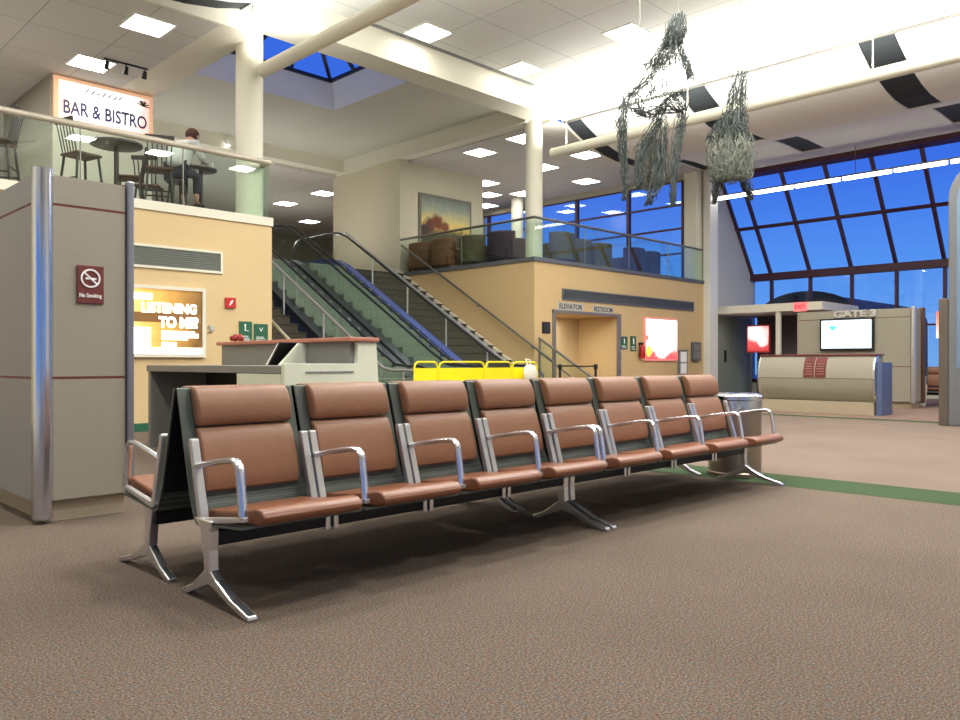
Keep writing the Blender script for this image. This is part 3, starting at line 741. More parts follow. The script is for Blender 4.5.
t = thing('fire_alarm_sign', 'small red fire alarm plate on the left beige wall', 'fire alarm', (5.95, 11.45, 1.86))
MB().box(5.86, 6.03, 11.42, 11.455, 1.84, 2.0).build('plate', M_red, t, bevel=.004)
MB().bar((5.925, 11.418, 1.88), (5.975, 11.418, 1.96), .012, 6).ball((5.95, 11.418, 1.925), .022, n=8).build('symbol', M_signwhite, t)
tag(MB().box(5.60, 5.66, 11.42, 11.455, 1.46, 1.56).ball((5.63, 11.41, 1.5), .02, n=8).build('wall_switch', M_alu, bevel=.003), 'small metal switch beside the golden advert', 'switch')
def green_sign(x0, x1, z0, z1, y, lb, kind):
    t = thing('wall_sign', lb, 'sign', ((x0+x1)/2, y, z0))
    MB().box(x0, x1, y-.016, y-.002, z0, z1).build('sign_board', M_gsign, t, bevel=.002)
    w = MB(); n = 3; W = x1-x0; H = z1-z0
    for k in range(n): w.box(x0+W*.15, x1-W*(.15+.08*k), y-.019, y-.0162, z0+H*(.1+.09*k), z0+H*(.13+.09*k))
    cx = (x0+x1)/2
    if kind == 0: w.ball((cx-.01, y-.018, z0+H*.83), H*.05, 1, .1, 1, n=8); w.bar((cx-.01, y-.018, z0+H*.78), (cx-.01, y-.018, z0+H*.55), H*.03, 4); w.bar((cx-.01, y-.018, z0+H*.57), (cx+.05, y-.018, z0+H*.55), H*.02, 4)
    elif kind == 1: w.bar((cx-.03, y-.018, z0+H*.8), (cx, y-.018, z0+H*.6), H*.02, 4).bar((cx+.03, y-.018, z0+H*.8), (cx, y-.018, z0+H*.6), H*.02, 4)
    else: w.ball((cx, y-.018, z0+H*.8), H*.07, 1, .1, 1, n=8); w.bar((cx, y-.018, z0+H*.75), (cx, y-.018, z0+H*.45), H*.06, 4)
    w.build('symbols', M_signwhite, t)
green_sign(6.10, 6.32, 1.31, 1.64, 11.46, 'left green sign at the end of the left beige wall', 0)
green_sign(6.355, 6.60, 1.31, 1.61, 11.46, 'right green sign at the end of the left beige wall', 1)

# ------------------------------------------------------------------ things on the right tan wall
green_sign(16.47, 16.76, 1.32, 1.64, 11.5, 'left dark green sign right of the elevator opening', 2)
green_sign(16.90, 17.14, 1.28, 1.66, 11.5, 'right dark green sign beside the red extinguisher', 2)
t = thing('wall_plaque_sign', 'small black square plaque left of the elevator opening', 'sign', (13.6, 11.49, 1.66))
MB().box(13.45, 13.73, 11.48, 11.498, 1.64, 1.90).build('sign_board', M_black, t, bevel=.004)
MB().box(13.49, 13.69, 11.476, 11.4795, 1.68, 1.86).build('sign_face', mat('charcoal_face', (48,46,48), .4), t)
def letter_sign(s, xc, wd, zc, y, lb):
    t = thing('letter_sign', lb, 'sign', (xc, y, zc-.08))
    MB().box(xc-wd/2-.05, xc+wd/2+.05, y-.012, y-.002, zc-.095, zc+.095).build('sign_board', mat('pale_sign_board', (196,190,172), .6), t)
    text('lettering', s, .16, mat('slate_lettering', (62,62,76), .5), t, (xc, y-.014, zc), '-y', .002, width=wd, bold=.003)
letter_sign('ELEVATOR', 14.47, .85, 2.28, 11.5, 'small elevator sign above the opening, left of the other one')
letter_sign('RESTROOM', 15.74, .75, 2.27, 11.5, 'small restroom sign above the opening, right of the other one')
t = thing('lit_poster_sign', 'glowing white poster with red and yellow edges on the tan wall', 'advert', (18.28, 11.48, 1.03))
MB().box(17.48, 19.08, 11.44, 11.497, 1.03, 2.17).build('sign_frame', mat('pink_poster_frame', (232,150,140), .5, emit=(232,150,140), es=.35), t, bevel=.006)
MPo = ramp_emis('poster_print', 2, [(0, (236,60,66)), (.16, (240,80,80)), (.30, (255,196,180)), (.5, (255,246,238)), (1, (255,250,244))], 2.0, 0, 1.04,
                [((.05,0,.62), .52, (255,255,250)), ((-.62,0,.20), .13, (255,214,60)), ((-.72,0,.55), .10, (240,100,80))])
MB().box(17.53, 19.03, 11.432, 11.4395, 1.08, 2.12).build('print', MPo, t)
t = thing('fire_extinguisher_mount', 'red fire extinguisher with black hose hung on the tan wall', 'fire extinguisher', (17.3, 11.45, 1.02))
MB().lathe([(.06,0),(.075,.02),(.075,.26),(.05,.31),(.025,.33),(.025,.36)], (17.3, 11.40, 1.10), 16).build('cylinder', M_red, t, smooth=40)
MB().tube([(17.3,11.40,1.47),(17.22,11.40,1.5),(17.17,11.40,1.4),(17.17,11.40,1.15)], .012, 6).box(17.27,17.33,11.38,11.497,1.44,1.5).build('hose', M_black, t)
def frame_box(name, lb, cat, x0, x1, z0, z1, m, mi, y=11.5):
    t = thing(name, lb, cat, ((x0+x1)/2, y, z0))
    MB().box(x0, x1, y-.07, y-.003, z0, z1).build('housing', m, t, bevel=.008)
    MB().box(x0+.06, x1-.06, y-.075, y-.0705, z0+(z1-z0)*.52, z1-.06).build('upper_panel', mi, t)
    MB().box(x0+.06, x1-.06, y-.075, y-.0705, z0+.06, z0+(z1-z0)*.48).build('lower_panel', mi, t)
    return t
frame_box('literature_rack_mount', 'narrow grey leaflet rack on the tan wall right of the poster', 'leaflet rack', 19.15, 19.58, .62, 1.34, M_podgrey, M_signwhite)
frame_box('wall_phone_mount', 'grey wall phone box near the right end of the tan wall', 'phone', 19.86, 20.32, 1.03, 1.56, M_ventdark, M_podgrey)

# ------------------------------------------------------------------ stairs and escalators
def stair(name, label, x0, x1, y0, n, top, m, rise, skirt_x=None):
    t = thing(name, label, 'stairs', ((x0+x1)/2, y0, 0))
    run = rise/TAN
    for k in range(n):
        y = y0+k*run; z = rise*(k+1)
        MB().prism([(y, max(0, z-rise-.12)), (y, z-.03), (y-.02, z-.02), (y-.02, z), (y+run+.001, z), (y+run+.001, max(0, z-.16))], 'x', x0, x1).build('step', m, t)
    return t, run
Y0 = 10.67; ZT = 3.3
sr = ZT/19
t, run = stair('staircase', 'right hand carpeted staircase against the tan wall', 11.62, 13.15, Y0, 19, ZT, M_stepdark, sr)
zz = MB()
for k in range(19):
    y = Y0+k*run; z = sr*(k+1); zz.prism([(y+.01, z), (y+run-.01, z), (y+run-.01, z+sr*.8)], 'x', 13.12, 13.185)
zz.build('stringer', M_cream, t)
def hline(X, h, y0, y1, top=None):
    pts = [(X, y0-.35, h+.0), (X, y0, h)]
    n = 6
    for k in range(1, n+1): y = y0+(y1-y0)*k/n; pts.append((X, y, h+(y-Y0)*TAN if y > Y0 else h))
    return pts
rl = MB().tube([(11.56,10.1,.90),(11.56,10.5,.90),(11.56,10.75,.95),(11.56,16.3,.9+5.6*TAN),(11.56,16.7,4.22)], .025, 8)
rl.build('handrail', M_alu, t, smooth=50)
ps = [10.3, 11.35, 12.6, 13.9, 15.2]
for y in ps:
    zb = max(0, (y-Y0)*TAN)
    MB().bar((11.56, y, zb+.02 if zb > 0 else 0), (11.56, y, zb+.9), .02, 8).build('post', M_alu, t, smooth=50)
MB().prism([(10.9,.0),(10.55,0),(10.55,.02),(16.3,3.36),(16.3,3.0)], 'x', 11.575, 11.615).build('side_stringer', mat('stringer_brown', (104,94,78), .6), t)
# wall handrail on the tan wall side with brackets
MB().tube([(13.1,10.9,1.02),(13.1,16.0,1.02+5.1*TAN)], .025, 8).build('handrail', M_greyrail, t, smooth=50)
for y in (11.5, 13.2, 14.9):
    z = 1.02+(y-10.9)*TAN; MB().tube([(13.1,y,z-.02),(13.12,y,z-.07),(13.195,y,z-.07)], .012, 6).build('bracket', M_greyrail, t)
# glass end panel with sloping rails at the stair foot
t = thing('glass_rail_end', 'glass panel with double sloping handrail at the foot of the right staircase', 'railing', (13.2, 10.9, 0))
MB().prism([(9.95,.05),(11.44,.05),(11.44,1.5),(9.95,.62)], 'x', 13.28, 13.292).build('glass_panel', M_glass, t)
MB().tube([(13.286,11.44,1.53),(13.286,9.95,.66)], .028, 8).build('handrail', M_greyrail, t, smooth=50)
MB().tube([(13.286,11.44,1.22),(13.286,10.2,.48)], .016, 8).build('handrail', M_greyrail, t, smooth=50)
for y, z in ((11.42,1.5),(10.1,.72)): MB().bar((13.286,y,0),(13.286,y,z), .025, 8).build('post', M_greyrail, t, smooth=50)

t, run = stair('staircase', 'left hand carpeted staircase mostly hidden by the beige wall', 6.95, 8.32, Y0, 19, ZT, M_stepdark, sr)
MB().tube([(8.40,9.8,.86),(8.40,10.5,.86),(8.40,10.75,.90),(8.40,16.3,.84+5.6*TAN),(8.40,16.7,4.16)], .028, 8).build('handrail', M_alu, t, smooth=50)
for y in (10.2, 11.2, 12.55, 13.95, 15.3):
    zb = max(0, (y-Y0)*TAN); MB().bar((8.40, y, zb), (8.40, y, zb+.84), .02, 8).build('post', M_alu, t, smooth=50)
MB().tube([(6.9,9.7,.95),(6.9,10.6,.95),(6.9,16.0,.95+5.4*TAN)], .028, 8).build('handrail', M_rail, t, smooth=50)
for y in (9.8, 11.3): MB().bar((6.9,y,max(0,(y-Y0)*TAN)),(6.9,y,.95+max(0,(y-10.6)*TAN)), .02, 8).build('post', M_rail, t, smooth=50)

def escalator(label, x0, x1):
    """x0, x1 are the handrail centres"""
    t = thing('escalator', label, 'escalator', ((x0+x1)/2, Y0, 0), 'pair of escalators side by side')
    rise, n = .2, 16; runE = rise/TAN; off = ZT-n*rise
    a, b_ = x0+.16, x1-.16
    for k in range(n):
        y = Y0+k*runE; z = off+rise*(k+1)
        g = MB().prism([(y, z-rise), (y-.01, z-.02), (y-.01, z), (y+runE, z), (y+runE, z-.12)], 'x', a, b_)
        nr = 22
        for q in range(nr):
            xx = a+(b_-a)*(q+.25)/nr; g.box(xx, xx+(b_-a)/nr*.45, y-.016, y-.0005, z-rise+.01, z-.01)
        g.build('step', M_stepgreen, t)
    MB().box(a, b_, 9.65, Y0-.02, .0, .02).build('landing_plate', M_alu, t)
    path = lambda h: [(9.95, h), (10.25, h), (10.6, h+.03), (Y0+.35, h+.25), (Y0+5.2, h+5.2*TAN+.02), (16.25, h+ZT-.05), (16.7, h+ZT), (18.0, h+ZT)]
    for (x, s) in ((x0, 1), (x1, -1)):
        # inner deck / skirt
        lowp = path(.27 if (s < 0 and x > 11) else .16); und = [(p[0], p[1]-.42) for p in lowp]
        for i in range(2): und[i] = (und[i][0], 0.003)
        und[2] = (und[2][0], .003); und[3] = (und[3][0], .003)
        side = 1 if s > 0 else -1
        sk = MB().prism([*lowp, *reversed(und)], 'x', x-.06, x+.155*side) if side > 0 else MB().prism([*lowp, *reversed(und)], 'x', x-.155, x+.06)
        sk.build('skirt', M_skirt_bluelit if (s < 0 and x > 11) else M_deck, t)
        top = path(.90); low = path(.165)
        MB().prism([*top, *reversed(low)], 'x', x-.006, x+.006).build('balustrade_glass', M_eglass, t)
        # handrail loop with rounded ends
        h = path(.93); pts = []
        c0 = h[0]; r_ = .34
        for k in range(7): an = -PI/2 + .25 - PI*k/7*1.0; pts.append((x, c0[0]+r_*math.cos(-PI/2 - PI*k/6.0), c0[1]-r_+r_*math.sin(-PI/2 - PI*k/6.0)*1.0))
        pts = [(x, c0[0]+r_*math.cos(th), c0[1]-r_+r_*math.sin(th)) for th in [PI*1.5 - PI*k/6 for k in range(6)]] + [(x, p[0], p[1]) for p in h]
        c1 = h[-1]
        pts += [(x, c1[0]+r_*math.cos(th), c1[1]-r_+r_*math.sin(th)) for th in [PI/2 - PI*k/6 for k in range(1, 7)]]
        MB().tube(pts, .029, 8, flat=(.8,1.1)).build('handrail', M_rubber, t, smooth=50)
    # outer cladding below
    MB().prism([(9.95,.003),(16.25,.003),(16.25,ZT-.1),(Y0+.35,.12),(10.25,.10),(9.95,.10)], 'x', x0-.075, x0-.062).build('cladding', M_clad, t)
    return t
escalator('left escalator of the pair with green grey steps, beside the silver rail', 8.56, 9.76)
escalator('right escalator of the pair with green grey steps and blue lit skirt', 9.98, 11.32)

# ------------------------------------------------------------------ glass railings on the mezzanine
def railing(name, label, runs, zf, h, m_rail, rr, spacing=1.5):
    t = thing(name, label, 'railing', (runs[0][0][0], runs[0][0][1], zf))
    for (a, b_) in runs:
        a = Vector(a); b_ = Vector(b_); L = (b_-a).length; n = max(1, round(L/spacing)); d = (b_-a)/n; nrm = Vector((-d.y, d.x, 0)).normalized()*.006
        for i in range(n):
            p = a+d*i+d.normalized()*.01; q = a+d*(i+1)-d.normalized()*.01
            vs = []
            for z in (zf+.005, zf+h): vs += [(*(p+nrm).xy, z), (*(q+nrm).xy, z), (*(q-nrm).xy, z), (*(p-nrm).xy, z)]
            MB().add(vs, [(0,3,2,1),(4,5,6,7),(0,1,5,4),(1,2,6,5),(2,3,7,6),(3,0,4,7)]).build('glass_panel', M_glass, t)
            if i: MB().bar((*(a+d*i).xy, zf), (*(a+d*i).xy, zf+h), .010, 6).build('joint_post', M_greyrail, t)
        MB().tube([(a.x, a.y, zf+h+rr*.6), (b_.x, b_.y, zf+h+rr*.6)], rr, 12).build('handrail', m_rail, t, smooth=50)
    return t
railing('glass_railing', 'glass railing with beige handrail along the bistro mezzanine', [((-2.0,11.50,0),(6.66,11.50,0)), ((6.66,11.5,0),(6.66,12.3,0))], 3.34, .87, M_rail, .045)
railing('glass_railing', 'glass railing with grey handrail around the lounge corner', [((13.24,11.53,0),(20.54,11.53,0)), ((13.24,16.2,0),(13.24,11.53,0))], 3.33, .87, M_greyrail, .03, 1.9)

# ------------------------------------------------------------------ bistro on the left mezzanine
struct(MB().box(4.62, 6.40, 15.5, 18.5, 3.3, 6.19).build('wall_bistro', M_cream), 'cream wall block that carries the bar sign')
struct(MB().box(4.58, 4.619, 15.52, 18.5, 3.3, 6.19).build('trim_12', M_darkwall))
t = thing('bar_sign', 'lit sign reading BAR and BISTRO on the cream block upstairs', 'sign', (5.5, 15.48, 5.36))
MB().box(4.62, 6.40, 15.44, 15.495, 5.36, 6.17).build('sign_board', mat('orange_sign_border', (238,188,150), .6, emit=(238,188,150), es=.5), t)
MSn = ramp_emis('bar_sign_print', 0, [(0, (255,228,204)), (.3, (255,244,236)), (.7, (250,236,240)), (1, (240,190,170))], .95, -.85, .85, [((.15,0,.42), .50, (255,255,252)), ((-.72,0,.25), .16, (255,214,184))])
MB().box(4.70, 6.32, 15.430, 15.4395, 5.42, 6.10).build('print', MSn, t)
text('lettering', 'BAR & BISTRO', .34, mat('navy_lettering', (66,66,116), .5), t, (5.52, 15.427, 5.62), '-y', .002, width=1.5, bold=.006)
w = MB()
for k in range(7): w.bar((5.15+k*.10, 15.427, 5.96-(k % 2)*.02), (5.21+k*.10, 15.427, 6.04-(k % 3)*.015), .012, 4)
w.build('script_strokes', mat('grey_violet_lettering', (120,112,138), .5), t)
w = MB()
for k in range(14): a = random.uniform(0, PI); w.bar((6.2, 15.427, 5.95), (6.2+.13*math.cos(a), 15.427, 5.95+.13*math.sin(a)-.03), .010, 4)
w.build('plant_picture', mat('dark_green_print', (66,88,62), .6), t)

def bar_table(loc, label, h=1.05, r=.38):
    x, y, z = loc; t = thing('bar_table', label, 'table', loc, 'round bistro tables')
    MB().lathe([(.22,0),(.22,.02),(.05,.05)], loc, 24).build('table_base', M_darkwood, t, smooth=40)
    MB().lathe([(.035,.05),(.035,h-.04)], loc, 16).build('pedestal', M_darkwood, t, smooth=40)
    MB().lathe([(r-.02,h-.045),(r,h-.035),(r,h-.005),(r-.01,h)], loc, 32).build('table_top', M_darkwood, t, smooth=30)
    return t
bar_table((4.62,12.5,3.3), 'round dark bar table on a pedestal in front of the bar sign')
bar_table((6.32,13.22,3.3), 'round dark bar table in front of the person in a pale shirt', 1.08, .27)
bar_table((2.55,12.75,3.3), 'round dark bar table at the left end of the bistro railing')
def bar_chair(label):
    t = thing('bar_chair', label, 'chair', (0,0,0), 'spindle back bistro chairs')
    MB().box(-.2,.2,-.2,.2,.66,.70).build('seat', M_wood, t, bevel=.015)
    for (sx_, sy_) in ((-1,-1),(1,-1),(-1,1),(1,1)): MB().bar((sx_*.22, sy_*.22, 0), (sx_*.16, sy_*.16, .66), .018, 8).build('leg', M_darkwood, t)
    MB().bar((-.2,-.2,.25),(.2,-.2,.25), .012, 6).bar((-.2,.2,.25),(.2,.2,.25), .012, 6).bar((-.2,-.2,.32),(-.2,.2,.32), .012, 6).bar((.2,-.2,.32),(.2,.2,.32), .012, 6).build('stretcher', M_darkwood, t)
    b_ = MB()
    for k in range(6): y = -.16+k*.064; b_.bar((-.18, y, .70), (-.26, y*1.1, 1.10), .010, 6)
    b_.build('spindles', M_darkwood, t)
    MB().prism([(-.245,1.09),(-.275,1.09),(-.285,1.16),(-.255,1.16)], 'y', -.21, .21).build('back_rail', M_darkwood, t, bevel=.006)
    return t
c0 = bar_chair('dark spindle back bar chair left of the table below the bar sign'); c0.location = (4.0, 12.15, 3.3)
c0.rotation_euler = (0,0,.25)
dup(c0, (5.05,13.1,3.3), PI-.5, 'dark spindle back bar chair on the far side of the table below the sign')
dup(c0, (5.55,13.55,3.3), .9, 'dark spindle back bar chair behind the seated person')
dup(c0, (2.95,12.2,3.3), 2.6, 'dark spindle back bar chair right of the leftmost bistro table')
dup(c0, (1.9,12.5,3.3), .1, 'dark spindle back bar chair at the far left edge of the bistro')
dup(c0, (5.16,12.22,3.3), 1.2, 'dark spindle back bar chair just inside the railing, in front of the person')
# glasses and napkins on the table by the person
for i, (x, y, lb) in enumerate(((6.48,13.14,'clear drinking glass on the table by the column, nearer the railing'),(6.42,13.36,'clear drinking glass on the table by the column, farther in'))):
    tag(MB().lathe([(.03,0),(.036,.12),(.034,.12),(.028,.01)], (x, y, 4.381), 14).build('drinking_glass', mat('pale_glassware', (210,214,206), .1, var=.02), smooth=40), lb, 'glass', 'glasses on the bistro table')
# person leaning over the table
PX, PY, PZ = 5.76, 12.93, 3.3
p = thing('person', 'person in a pale shirt with short brown hair leaning over a bistro table', 'person', (PX, PY, PZ))
RA = math.radians(28)
def W(x, y, z): return (PX+x*math.cos(RA)-y*math.sin(RA), PY+x*math.sin(RA)+y*math.cos(RA), PZ+z+.11)
nodes = [W(0,0,.80)+(.13,), W(.03,0,.95)+(.13,), W(.11,0,1.15)+(.14,), W(.22,0,1.29)+(.12,), W(.31,0,1.375)+(.055,), W(.355,0,1.405)+(.07,), W(.405,0,1.46)+(.098,), W(.425,0,1.53)+(.078,),
         W(.22,.19,1.27)+(.06,), W(.32,.25,1.07)+(.045,), W(.44,.17,1.045)+(.036,), W(.52,.13,1.035)+(.028,),
         W(.22,-.19,1.27)+(.06,), W(.32,-.25,1.07)+(.045,), W(.44,-.17,1.045)+(.036,), W(.52,-.13,1.035)+(.028,),
         W(.06,.11,.79)+(.09,), W(.36,.13,.76)+(.065,), W(.34,.13,.42)+(.05,), W(.34,.13,.32)+(.035,), W(.44,.13,.28)+(.035,),
         W(.06,-.11,.79)+(.09,), W(.36,-.13,.76)+(.065,), W(.34,-.13,.42)+(.05,), W(.34,-.13,.32)+(.035,), W(.44,-.13,.28)+(.035,)]
edges = [(0,1),(1,2),(2,3),(3,4),(4,5),(5,6),(6,7),(3,8),(8,9),(9,10),(10,11),(3,12),(12,13),(13,14),(14,15),(0,16),(16,17),(17,18),(18,19),(19,20),(0,21),(21,22),(22,23),(23,24),(24,25)]
for (hi, sgn) in ((11, 1), (15, -1)):
    hx, hy, hz = .52, .13*sgn, 1.035
    for k, (dy, ln) in enumerate(((.028,.062),(.010,.075),(-.009,.07),(-.027,.055))):
        a = len(nodes); nodes.append(W(hx+.05, hy+dy, hz-.002)+(.009,)); nodes.append(W(hx+.05+ln*.8, hy+dy*1.1, hz-.008)+(.008,)); edges += [(hi, a), (a, a+1)]
    a = len(nodes); nodes.append(W(hx+.02, hy-.035*sgn, hz)+(.010,)); nodes.append(W(hx+.055, hy-.052*sgn, hz-.004)+(.008,)); edges += [(hi, a), (a, a+1)]
skin_obj('body', nodes, edges, M_skin, p, 1)
skin_obj('shirt', [W(-.01,0,.82)+(.19,), W(.02,0,.97)+(.205,), W(.10,0,1.17)+(.215,), W(.21,0,1.30)+(.165,), W(.22,.20,1.275)+(.095,), W(.32,.26,1.07)+(.066,), W(.42,.19,1.05)+(.05,), W(.22,-.20,1.275)+(.095,), W(.32,-.26,1.07)+(.066,), W(.42,-.19,1.05)+(.05,)],
         [(0,1),(1,2),(2,3),(3,4),(4,5),(5,6),(3,7),(7,8),(8,9)], M_shirt, p, 2)
skin_obj('trousers', [W(0,0,.80)+(.16,), W(.06,.11,.79)+(.105,), W(.36,.13,.765)+(.08,), W(.345,.13,.42)+(.06,), W(.06,-.11,.79)+(.105,), W(.36,-.13,.765)+(.08,), W(.345,-.13,.42)+(.06,)], [(0,1),(1,2),(2,3),(0,4),(4,5),(5,6)], M_trouser, p, 2)
MB().ball(W(.40,0,1.50), .118, 1.0, .95, .95, n=16).build('hair', M_hair, p, smooth=60)
MB().ball(W(.512,0,1.45), .018, 1.2, .8, 1.3, n=8).build('nose', M_skin, p, smooth=60)
for sg in (-1, 1): MB().ball(W(.41, .10*sg, 1.46), .03, .6, .35, 1.0, n=8).build('ear', M_skin, p, smooth=60)
for sg in (-1, 1): MB().box(*[c for pr in zip([v-.11 for v in W(.42,.13*sg,.26)], [v+.06 for v in W(.42,.13*sg,.26)]) for c in pr][:4], PZ+.335, PZ+.405).build('shoe', M_black, p, bevel=.03)
t = thing('bar_stool', 'dark backless bar stool under the person in a pale shirt', 'stool', (PX, PY, PZ))
MB().lathe([(.17,.69),(.18,.71),(.17,.725)], (PX, PY, PZ), 20).build('seat', M_darkwood, t, smooth=40)
for a in range(4):
    an = PI/4+a*PI/2; MB().bar((PX+.2*math.cos(an), PY+.2*math.sin(an), PZ), (PX+.12*math.cos(an), PY+.12*math.sin(an), PZ+.69), .016, 8).build('leg', M_darkwood, t)

# ------------------------------------------------------------------ lounge furniture on the right mezzanine
t = thing('painting_frame', 'large framed landscape painting with autumn trees on the cream wall block', 'painting', (15.1, 16.48, 4.2))
MB().box(14.1, 16.1, 16.45, 16.498, 4.2, 5.65).build('frame', mat('pewter_frame', (120,116,98), .5), t, bevel=.01)
MPt = ramp_emis('painting_sky', 2, [(0, (58,52,36)), (.18, (84,76,48)), (.28, (120,110,66)), (.36, (226,188,92)), (.5, (214,196,120)), (.75, (150,156,134)), (1, (110,120,112))], .10, 0, 1.3,
                [((-.62,0,.52), .20, (92,54,30)), ((-.35,0,.62), .22, (112,58,28)), ((-.05,0,.50), .17, (122,70,36)), ((-.8,0,.38), .16, (60,46,28))])
MB().box(14.18, 16.02, 16.442, 16.4495, 4.28, 5.57).build('canvas', MPt, t)
def lounge_chair(m):
    t = thing('lounge_chair', '', 'armchair', (0,0,0), 'lounge armchairs along the mezzanine railing')
    # chair faces +y; back toward -y
    MB().box(-.36,.36,-.30,.36,.16,.42).build('seat', m, t, bevel=.04, seg=3)
    pr = [(.42*math.cos(a), -.05+.36*math.sin(a)) for a in [PI+PI*k/10 for k in range(11)]]; inr = [(.30*math.cos(a), -.05+.24*math.sin(a)) for a in [2*PI-PI*k/10 for k in range(11)]]
    MB().prism(pr+inr, 'z', .16, .84).build('backrest', m, t, bevel=.03, smooth=40, seg=3)
    for s in (-1,1): MB().box(s*.36-.06, s*.36+.06, -.05, .36, .16, .58).build('armrest', m, t, bevel=.03, seg=3)
    for (a, b_) in ((-.3,-.25),(.3,-.25),(-.3,.3),(.3,.3)): MB().box(a-.025,a+.025,b_-.025,b_+.025,0,.16).build('leg', M_darkwood, t)
    return t
ca = lounge_chair(M_chairfab); cb = None
spots = [
 (15.05,12.35,0,'olive','olive tub armchair right of the corner column, standing taller than its neighbours'),
 (16.25,12.75,.1,'olive','left one of two touching olive armchairs right of the corner column'),
 (17.15,12.75,-.1,'olive','right one of two touching olive armchairs right of the corner column'),
 (18.5,12.6,0,'plum','plum dark armchair against the lounge window, left of the other dark one'),
 (19.45,12.7,.2,'plum','plum dark armchair at the right end of the lounge railing'),
 (15.1,13.75,.4,'plum','dark armchair directly right of the corner column, behind the olive one'),
 (13.95,14.1,-PI/2,'olive','big olive armchair in front of the right edge of the painting'),
 (14.0,13.15,-PI/2,'plum','dark armchair right of the big olive one, before the lounge window'),
 (15.6,14.9,.3,'olive','olive armchair directly left of the corner column'),
 (13.85,15.95,-PI/2,'brown','left russet leather armchair below the painting'),
 (13.85,15.05,-PI/2,'brown','right russet leather armchair below the painting'),
]
protos = {'olive': ca}
for (x, y, rz, kd, lb) in spots:
    if kd == 'olive' and not ca['label']:
        ca['label'] = lb; ca.location = (x, y, 3.3); ca.rotation_euler = (0,0,rz); continue
    if kd not in protos:
        protos[kd] = lounge_chair(M_chairdark if kd == 'plum' else M_chairbrown); o = protos[kd]
        o['label'] = lb; o.location = (x, y, 3.3); o.rotation_euler = (0,0,rz); continue
    dup(protos[kd], (x, y, 3.3), rz, lb)

# ------------------------------------------------------------------ yellow folding barrier
t = thing('folding_barrier', 'yellow folding barrier across the foot of the escalators', 'barrier', (9.3, 9.25, 0))
pts = [(7.74,9.16),(8.36,9.30),(9.34,9.22),(10.12,9.34),(10.72,9.26)]
for (a, b_) in zip(pts[:-1], pts[1:]):
    A = Vector((*a, 0)); B = Vector((*b_, 0)); d = (B-A).normalized(); A2 = A+d*.02; B2 = B-d*.02; r_ = .08
    loop = [A2+Vector((0,0,.06)), A2+Vector((0,0,1.0-r_)), A2+d*.025+Vector((0,0,1.0-.025)), A2+d*r_+Vector((0,0,1.0)), B2-d*r_+Vector((0,0,1.0)), B2-d*.025+Vector((0,0,1.0-.025)), B2+Vector((0,0,1.0-r_)), B2+Vector((0,0,.06))]
    pn = None
    n = Vector((-d.y, d.x, 0))*.006
    vs = []
    for z in (.16, .905): vs += [A2+d*.02+n+Vector((0,0,z)), B2-d*.02+n+Vector((0,0,z)), B2-d*.02-n+Vector((0,0,z)), A2+d*.02-n+Vector((0,0,z))]
    pn = MB().add(vs, [(0,3,2,1),(4,5,6,7),(0,1,5,4),(1,2,6,5),(2,3,7,6),(3,0,4,7)]).build('barrier_panel', M_yellow, t)
    MB().tube(loop, .016, 8).build('tube_frame', M_yellow, pn, smooth=50)
    for P_ in (A2, B2): MB().box(P_.x-.05, P_.x+.05, P_.y-.05, P_.y+.05, 0, .06).build('foot', M_black, pn)
bg = MB().ball((10.42, 9.175, .80), .2, .9, .25, .8, n=14)
bg.v = [v + Vector((random.uniform(-.02,.02), 0, random.uniform(-.03,.03))) for v in bg.v]
bg.tube([(10.37,9.18,.90),(10.37,9.23,1.035),(10.42,9.30,1.05),(10.47,9.23,1.035),(10.47,9.18,.90)], .010, 6)
tag(bg.build('hanging_bag', M_bag, smooth=60), 'white plastic bag hung on the right end of the yellow barrier', 'bag')
# belt stanchions by the stair foot
def stanchion(x, y, lb):
    t = thing('stanchion', lb, 'stanchion', (x, y, 0), 'black belt stanchions by the stair foot')
    MB().lathe([(.17,0),(.17,.02),(.03,.05)], (x,y,0), 20).build('base', M_black, t, smooth=40)
    MB().lathe([(.025,.05),(.025,.86)], (x,y,0), 12).build('post', M_black, t, smooth=40)
    MB().lathe([(.04,.86),(.045,.9),(.04,.95),(.01,.96)], (x,y,0), 12).build('belt_head', M_black, t, smooth=40)
stanchion(11.95, 9.75, 'black belt stanchion right of the yellow barrier, before the glass panel')
stanchion(12.65, 9.42, 'black belt stanchion farthest right of the yellow barrier')
tag(MB().tube([(11.995,9.73,.92),(12.2,9.635,.925),(12.4,9.54,.91),(12.605,9.445,.92)], .02, 4, flat=(1,.15)).build('stanchion_belt_rail', M_black), 'black retractable belt strung between the two stanchions', 'belt')

# ------------------------------------------------------------------ gate 3
t = panel_kiosk('gate_wall_kiosk', 'wide panelled back wall of the gate with metal edges', 18.6, 19.2, 5.42, 7.95, 2.17, (.90, 1.98), M_kiosk, M_kiosk, face='x')
MB().box(18.56, 18.66, 5.38, 5.46, .1, 2.2).build('corner_post', M_alu, t, bevel=.02)
MB().box(19.10, 19.24, 5.36, 5.46, .1, 2.2).build('corner_post', M_wood, t, bevel=.02)
t = thing('tv_screen_mount', 'bright flat television screen on the gate back wall', 'television', (18.55, 6.79, 1.27))
MB().box(18.51, 18.595, 6.2, 7.38, 1.255, 1.99).build('bezel', M_black, t, bevel=.012)
Mtv = emis('tv_white', (222,238,246), 1.15)
MB().box(18.503, 18.5095, 6.245, 7.335, 1.31, 1.95).build('screen', Mtv, t)
w = MB().ball((18.501, 7.08, 1.79), .075, .03, 1.1, .55, n=12); w.bar((18.5, 7.10, 1.72), (18.5, 7.0, 1.80), .03, 4)
w.build('screen_logo', emis('tv_green', (90,205,180), 1.0), t)
t = thing('gate_sign', 'raised metal letters reading GATE 3 above the television', 'sign', (18.585, 6.6, 2.02))
